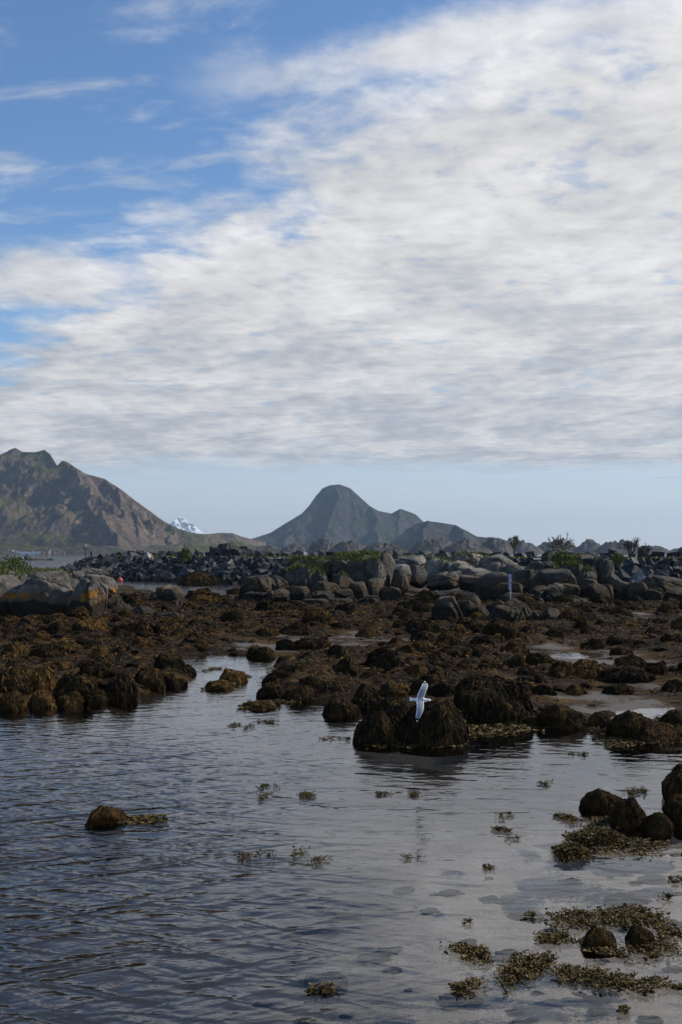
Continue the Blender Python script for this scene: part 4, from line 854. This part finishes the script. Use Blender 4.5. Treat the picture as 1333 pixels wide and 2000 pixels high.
def build_green():
    bv = {k: top_of(OUT[k]) for k in ('left', 'mid', 'right', 'slab')}
    blades('grass', 9000, on_rock(bv['mid'], 562, 745, 95, 107, 2.3), 'yellow-green grass on the cap of the blocky jointed outcrop', 'grass', 'stuff', (.15, .42), .03)
    blades('grass', 5000, on_rock(bv['right'], 1085, 1205, 97, 108, 2.8), 'yellow-green grass on the tall cracked outcrop', 'grass', 'stuff', (.15, .4), .03, seed=1)
    blades('grass', 1500, on_rock(bv['slab'], 860, 960, 118, 134, 3.0), 'grass tufts on top of the pale granite slabs', 'grass', 'stuff', (.15, .35), .03, seed=2)
    blades('grass', 4500, on_rock(bv['left'], -70, 140, 76, 92, 2.3), 'grass on the back of the lichen-covered granite outcrop', 'grass', 'stuff', (.1, .32), .02, seed=3)
    def crest(g, n):
        s = g.uniform(.08, 1, n); p, _ = bw_at(s); p2, _ = bw_at(np.minimum(1, s+.002)); t = p2-p; t /= np.linalg.norm(t, axis=1)[:, None]+1e-9
        nn = np.stack([t[:, 1], -t[:, 0]], -1); nn *= np.sign((-p*nn).sum(1))[:, None]
        off = g.uniform(-1.2, 2.4, n); return np.column_stack([p+nn*off[:, None], np.full(n, 3.68)*(.25+.75*np.minimum(1, s/.10)**.6)])
    blades('grass', 16000, crest, 'strip of green grass along the crest of the breakwater', 'grass', 'stuff', (.1, .34), .05, seed=4)
    leafy_bush(20, 1088, 1128, 84, 86, 5200, 'bright green bush on the lichen-covered granite outcrop, cut by the picture edge'.replace(', cut by the picture edge', ''), leaf=.12)
    leafy_bush(62, 1108, 1128, 62, 85, 2400, 'low green bush sloping off beside the bright green bush', leaf=.12)
    leafy_bush(-12, 1098, 1132, 60, 82, 2600, 'green bush against the bright green bush, half hidden', leaf=.12)
    leafy_bush(362, 1069, 1094, 24, 176, 1600, 'round olive bush on the breakwater near the boulder heap', leaf=.2)
    leafy_bush(1098, 1074, 1096, 44, 102, 2600, 'yellow-green bush on top of the tall cracked outcrop', leaf=.13)
    leafy_bush(1168, 1086, 1112, 22, 101, 1100, 'narrow green shrub in the cleft of the tall cracked outcrop', leaf=.13)
    leafy_bush(1208, 1078, 1098, 24, 132, 1000, 'small green shrub on the breakwater below a bare tree', leaf=.16)
    leafy_bush(1138, 1078, 1090, 40, 104, 900, 'dark low shrub beside the yellow-green bush', leaf=.13)
def tree(px, top, base, w_px, d, label, leaves=0, seed=0, spread=1.0):
    c = at(px, base, d); h = (base-top)/F*d; w = w_px/F*d; g = np.random.default_rng(seed)
    e = thing('bare_tree' if not leaves else 'small_tree', label, 'tree', (c[0], c[1], c[2]-.2)); tr, cr = MB(), MB(); tips = []
    def grow(p, v, L, r, lvl):
        q = p+v*L; m = (p+q)/2+g.normal(size=3)*L*.09
        (tr if lvl < 2 else cr).tube([p, m, q], [r, r*.88, r*.74], 4)
        if lvl >= 5: tips.append(q); return
        for k in range(3 if lvl < 2 else int(g.integers(2, 4))):
            u = v+g.normal(size=3)*.42+np.array([0, 0, .10])+q*np.array([.05, .05, 0]); u /= np.linalg.norm(u)
            grow(q, u, L*g.uniform(.66, .95), r*.71, lvl+1)
    for k in range(5 if not leaves else 3):
        a = k*2.4+g.uniform(0, .8); e0 = g.uniform(.35, 1.1)*spread; grow(np.array([math.cos(a), math.sin(a), 0])*.06, np.array([math.cos(a)*math.sin(e0), math.sin(a)*math.sin(e0), math.cos(e0)]), h*.2, .085, 1)
    allv = np.concatenate(cr.v); sx = (w/2)/np.percentile(np.abs(allv[:, 0]), 98); sz = h/allv[:, 2].max(); sc = np.array([sx, sx, sz])
    for mb, nm in ((tr, 'trunk'), (cr, 'crown')):
        mb.v = [v*sc for v in mb.v]; link(nm, mb.build(nm, MATS['bark']), e)
    if leaves:
        tp = np.array(tips)*sc
        o = blades('foliage', leaves, lambda gg, n: tp[gg.integers(0, len(tp), n)]+gg.normal(size=(n, 3))*.10, None, None, None, (.08, .16), .035, 'leaf', None, True, seed); o.parent = e
    return e
build_green()
tree(1096, 1036, 1079, 56, 146, 'bare dome-shaped tree with pale branches behind the yellow-green bush', 0, 4)
tree(1236, 1044, 1081, 50, 140, 'darker bare tree with dense crooked branches on the breakwater', 0, 9)
tree(1262, 1056, 1081, 22, 139, 'thin bare sapling beside the darker bare tree', 0, 14)
tree(1005, 1045, 1080, 18, 150, 'slender small tree in first green leaf on the breakwater', 900, 6, .35)

# ------------------------------------------------------------------ sign, buoy, beacon, village
def build_sign():
    d = 69.6; b = at(997.5, 1180, d); k = d/F; e = thing('warning_sign', 'slim grey post with two purple-edged notice plates standing on ochre boulders', 'sign', tuple(b))
    z = lambda py: (1180-py)*k
    mb = MB(); mb.tube([(0, 0, -.3), (0, 0, z(1122))], .034, 8); link('post', mb.build('post', MATS['galvanised'], True), e)
    for (y0, y1, marks) in ((1120.5, 1137.8, 0), (1139, 1152, 1)):
        mb = MB(); mb.box(-4.7*k, 2.3*k, -.065, -.045, z(y1), z(y0)); p = link('plate', mb.build('plate', MATS['sign_purple']), e)
        mb = MB(); mb.box(-3.9*k, 1.5*k, -.069, -.066, z(y1-.8), z(y0+.9)); q = link('panel', mb.build('panel', MATS['sign_white']), p)
        mb = MB(); top, bot = z(y0+2.2), z(y1-2); h = top-bot; x0, x1 = -3.1*k, .7*k
        if marks == 0:
            mb.box(x0, x0+.7*k, -.074, -.070, bot, top); mb.box(x1-.7*k, x1, -.074, -.070, bot+h*.45, top); mb.box(x0+.7*k, x1, -.0735, -.070, bot+h*.40, bot+h*.45+.004)
            mb.box(x0+.75*k, x1, -.0735, -.070, bot, bot+h*.10)
        else:
            mb.box(x0, x0+.7*k, -.074, -.070, bot, top-h*.25); mb.box(x1-.7*k, x1, -.074, -.070, bot, top-h*.25); mb.box(x0+.2*k, x1-.2*k, -.0735, -.070, top-h*.12, top)
        link('marking', mb.build('marking', MATS['sign_purple']), p)
build_sign()
def build_buoy():
    c = gnd(235, 1136); e = thing('mooring_buoy', 'round red mooring buoy floating in the lagoon', 'buoy', (c[0], c[1], 0)); v, f = ICO[3]
    link('float', mesh('float', v*np.array([.42, .42, .40])+np.array([0, 0, .22]), f, MATS['buoy_red']), e)
    an = np.linspace(0, 2*np.pi, 25); mb = MB(); mb.tube(np.stack([np.cos(an)*.43, np.sin(an)*.43, 0*an+.2], -1), .035, 6); link('rubbing_band', mb.build('rubbing_band', MATS['rope'], True), e)
    mb = MB(); a2 = np.linspace(0, np.pi, 9); mb.tube(np.stack([np.cos(a2)*.10, 0*a2, np.sin(a2)*.13+.60], -1), .022, 6); link('lifting_eye', mb.build('lifting_eye', MATS['galvanised'], True), e)
build_buoy()
def build_beacon():
    d = 219; c = at(168, 1083, d); e = thing('harbour_beacon', 'thin dark harbour light mast on the tip of the breakwater', 'beacon', (c[0], c[1], c[2]-.3)); k = d/F
    mb = MB(); mb.tube([(0, 0, -1), (0, 0, 18*k)], .11, 8); link('mast', mb.build('mast', MATS['beacon_dark'], True), e)
    mb = MB(); mb.box(-.35, .35, -.35, .35, 12.5*k, 12.5*k+.08); [mb.box(x-.03, x+.03, y-.03, y+.03, 12.5*k+.09, 12.5*k+.7) for x in (-.3, .3) for y in (-.3, .3)]; link('platform', mb.build('platform', MATS['beacon_dark']), e)
    v, f = ICO[2]; link('lantern', mesh('lantern', v*np.array([.15, .15, .22])+np.array([0, 0, 18*k+.2]), f, MATS['galvanised']), e)
    mb = MB(); mb.box(.9, 1.3, -.2, .2, -.6, .8); mb.box(.86, 1.34, -.24, .24, .81, .88); link('cabinet', mb.build('cabinet', MATS['beacon_dark']), e)
build_beacon()
_iv, _if, _io = [], [], 0
for _o in [o for o in COL.objects if o.name.startswith('rocky_islet') and o.data.vertices[0].co.x < -500]:
    _iv += [tuple(v.co) for v in _o.data.vertices]; _if += [tuple(i+_io for i in p.vertices) for p in _o.data.polygons]; _io = len(_iv)
from mathutils.bvhtree import BVHTree as _B
SHORE_BVH = _B.FromPolygons(_iv, _if)
def house(px, base, w_px, h_px, mat, label, group, d=3262, spire=False):
    c = at(px, base, d); hit = SHORE_BVH.ray_cast((c[0], c[1], 200), (0, 0, -1))
    c[2] = max(.5, hit[0].z if hit[0] else .5)+1.0
    k = d/F; w, h = w_px*k, h_px*k; e = thing('church' if spire else 'house', label, 'church' if spire else 'house', (c[0], c[1], c[2]), group)
    mb = MB(); mb.box(-w/2, w/2, -w*.35, w*.35, -6, h*.6); link('wall', mb.build('wall', MATS[mat]), e)
    v = [(-w*.54, -w*.4, h*.6), (w*.54, -w*.4, h*.6), (w*.54, w*.4, h*.6), (-w*.54, w*.4, h*.6), (-w*.54, 0, h), (w*.54, 0, h)]
    me = bpy.data.meshes.new('roof'); me.from_pydata(v, [], [(0, 1, 5, 4), (2, 3, 4, 5), (0, 4, 3), (1, 2, 5), (0, 3, 2, 1)]); me.materials.append(MATS['roof_dark']); link('roof', me, e)
    if spire:
        mb = MB(); mb.box(w*.55, w*.95, -w*.2, w*.2, -6, h*1.2); link('tower', mb.build('tower', MATS[mat]), e)
        t = [(w*.52, -w*.23, h*1.2), (w*.98, -w*.23, h*1.2), (w*.98, w*.23, h*1.2), (w*.52, w*.23, h*1.2), (w*.75, 0, h*2.0)]
        me = bpy.data.meshes.new('spire'); me.from_pydata(t, [], [(0, 1, 4), (1, 2, 4), (2, 3, 4), (3, 0, 4), (3, 2, 1, 0)]); me.materials.append(MATS['roof_dark']); link('spire', me, e)
    for x in (-.25, .25):
        mb = MB(); mb.box(w*x-w*.07, w*x+w*.07, -w*.35-.25, -w*.35-.1, h*.2, h*.42); link('window', mb.build('window', MATS['window_glass']), e)
def build_village():
    G = 'houses of the village under the mountain'
    L = 'tiny white house on the far shore under the mountain'
    for px, b, w, h in [(36, 1076, 5, 5), (41, 1078, 5, 4), (44, 1075, 4, 4), (48, 1079, 6, 5), (53, 1074, 5, 4), (56, 1080, 6, 4), (69, 1079, 5, 4), (77, 1080, 6, 5), (31, 1074, 4, 3), (25, 1073, 4, 3), (73, 1077, 4, 4)]: house(px, b, w, h, 'white_paint', L, G, 2945)
    house(62, 1073.5, 5, 4, 'white_paint', 'tiny white church with a spire in the village under the mountain', None, 2945, True)
    for px, b, w, h in [(16, 1077, 5, 4), (84, 1080, 6, 4), (105, 1079, 6, 4), (124, 1078, 5, 4)]: house(px, b, w, h, 'ochre_paint', 'tiny rust-red boathouse on the far shore under the mountain', 'red boathouses on the far shore', 2945)
    house(97, 1079.5, 3.4, 9, 'white_paint', 'tall narrow pale building on the far shore under the mountain', None, 2945)
build_village()

# ------------------------------------------------------------------ gull
def build_gull():
    S = .00142
    # outline read along the wing: span, leading edge x, trailing edge x, camber height  (bird flies +X, left wing +Y)
    st = [(-.475, -.066, -.080, .005), (-.455, -.050, -.092, .012), (-.42, -.022, -.108, .03), (-.36, .016, -.112, .06), (-.29, .052, -.100, .08), (-.21, .072, -.096, .085), (-.13, .074, -.098, .07), (-.06, .070, -.105, .045), (0, .072, -.100, .03),
          (.06, .080, -.088, .045), (.13, .108, -.068, .07), (.20, .136, -.030, .085), (.26, .160, -.002, .08), (.31, .164, .018, .06), (.36, .148, .040, .03), (.40, .122, .064, .012), (.425, .098, .078, .0)]
    ys = np.array([s[0] for s in st]); le = np.array([s[1] for s in st]); te = np.array([s[2] for s in st]); cz = np.array([s[3] for s in st])
    Ys = np.linspace(ys[0], ys[-1], 61); K = 1.14
    def sm_(a): return np.interp(Ys, ys, a)
    LE, TE, CZ = sm_(le), sm_(te), sm_(cz)
    an = np.linspace(0, 2*np.pi, 17)[:-1]; V, Fq = [], []
    ch = (LE-TE)/2; cx = (LE+TE)/2
    ring = np.stack([cx[:, None]+ch[:, None]*np.cos(an), np.repeat(Ys[:, None]*K, 16, 1), CZ[:, None]-.012+(.004+.065*ch[:, None])*np.sin(an)+.10*ch[:, None]*(1-np.cos(an)**2)], -1)
    V.append(ring.reshape(-1, 3)); a = np.arange(61*16).reshape(61, 16); Fq.append(np.stack([a[:-1], np.roll(a, -1, 1)[:-1], np.roll(a, -1, 1)[1:], a[1:]], -1).reshape(-1, 4))
    # body rings along X: x, half width, half height, z
    bd = [(-.262, .050, .006, .0), (-.22, .046, .010, .0), (-.16, .030, .022, -.002), (-.10, .046, .042, -.006), (-.02, .060, .055, -.012), (.06, .058, .055, -.010), (.12, .042, .042, .0), (.155, .032, .033, .012), (.185, .030, .031, .018), (.215, .024, .025, .018), (.236, .010, .011, .013), (.272, .0035, .004, .006)]
    bx = np.array(bd); rb = np.stack([np.repeat(bx[:, :1], 16, 1), bx[:, 1:2]*np.cos(an), bx[:, 3:]+bx[:, 2:3]*np.sin(an)], -1)
    off = 61*16; V.append(rb.reshape(-1, 3)); a = np.arange(len(bd)*16).reshape(len(bd), 16)+off
    Fq.append(np.stack([a[:-1], np.roll(a, -1, 1)[:-1], np.roll(a, -1, 1)[1:], a[1:]], -1).reshape(-1, 4))
    caps = []
    for b0 in (0, 60*16, off, off+(len(bd)-1)*16):
        for j in range(1, 14, 2): caps.append((b0, b0+j, b0+j+1, b0+j+2))
    V = np.concatenate(V); Fq = np.concatenate(Fq+[np.array(caps)])
    tmp = link('gull_form', mesh('gull_form', V, Fq)); md = tmp.modifiers.new('r', 'REMESH'); md.mode = 'VOXEL'; md.voxel_size = .0045; md2 = tmp.modifiers.new('s', 'SMOOTH'); md2.iterations = 3
    dg = bpy.context.evaluated_depsgraph_get(); me = bpy.data.meshes.new_from_object(tmp.evaluated_get(dg)); bpy.data.objects.remove(tmp)
    if len(me.vertices) < 100: me = mesh('gull', V, Fq)
    me.name = 'gull'; n = len(me.vertices); co = np.empty(n*3, np.float32); me.vertices.foreach_get('co', co); co = co.reshape(-1, 3)
    y = co[:, 1]/K; l = np.interp(y, Ys, LE); t = np.interp(y, Ys, TE); f = (co[:, 0]-t)/np.maximum(l-t, 1e-4)
    C = np.tile(np.array([.80, .80, .80]), (n, 1)); wing = ((np.abs(y) > .045) | ((co[:, 0] < .06) & (co[:, 0] > -.075) & (co[:, 2] > 0)))
    grey = wing & (f > .16) & (f < .94) & (co[:, 2] > np.interp(y, Ys, CZ)-.018); C[grey] = (.22, .24, .275)
    tipd = np.where(y > 0, .425-y, y+.475); C[(tipd < .060) & (np.abs(y) > .2)] = (.015, .015, .018); C[(tipd < .026) & (np.abs(y) > .2)] = (.8, .8, .8)
    bill = co[:, 0] > .238; C[bill & (np.abs(y) < .03)] = (.45, .33, .05)
    eye = (np.hypot(co[:, 0]-.205, co[:, 2]-.026) < .007) & (np.abs(y) < .05); C[eye] = (.01, .01, .01)
    ca = me.color_attributes.new('feather', 'FLOAT_COLOR', 'POINT'); ca.data.foreach_set('color', np.column_stack([C, np.ones(n)]).astype(np.float32).ravel())
    me.materials.clear(); me.materials.append(MATS['gull_feathers']); me.polygons.foreach_set('use_smooth', np.ones(len(me.polygons), bool))
    c = at(822, 1367, 24.0)
    o = link('gull', me, None, c, (R(55), R(4), 0), (.9, .95, .95)); tag(o, 'white and grey gull banking low over the rocks with wings spread', 'gull')
    c = at(155, 871, 190); o2 = link('gull', me, None, c, (R(10), R(-5), R(60))); tag(o2, 'tiny distant gull high in the sky beside the green mountain', 'gull')
build_gull()

# ------------------------------------------------------------------ haze
def build_haze():
    mb = MB(); mb.box(-9500, 9500, -2000, 22500, -5.2, 680)
    m = bpy.data.materials.new('haze_air'); m.use_nodes = True; t = N(m.node_tree); t.n.clear()
    out = t.new('ShaderNodeOutputMaterial'); pv = t.new('ShaderNodeVolumePrincipled'); pv.inputs['Color'].default_value = (.55, .75, 1.0, 1); pv.inputs['Density'].default_value = 4.2e-5; pv.inputs['Anisotropy'].default_value = .2
    t.l.new(pv.outputs[0], out.inputs['Volume'])
    tag(link('haze', mb.build('haze', m)), kind='stuff')
build_haze()
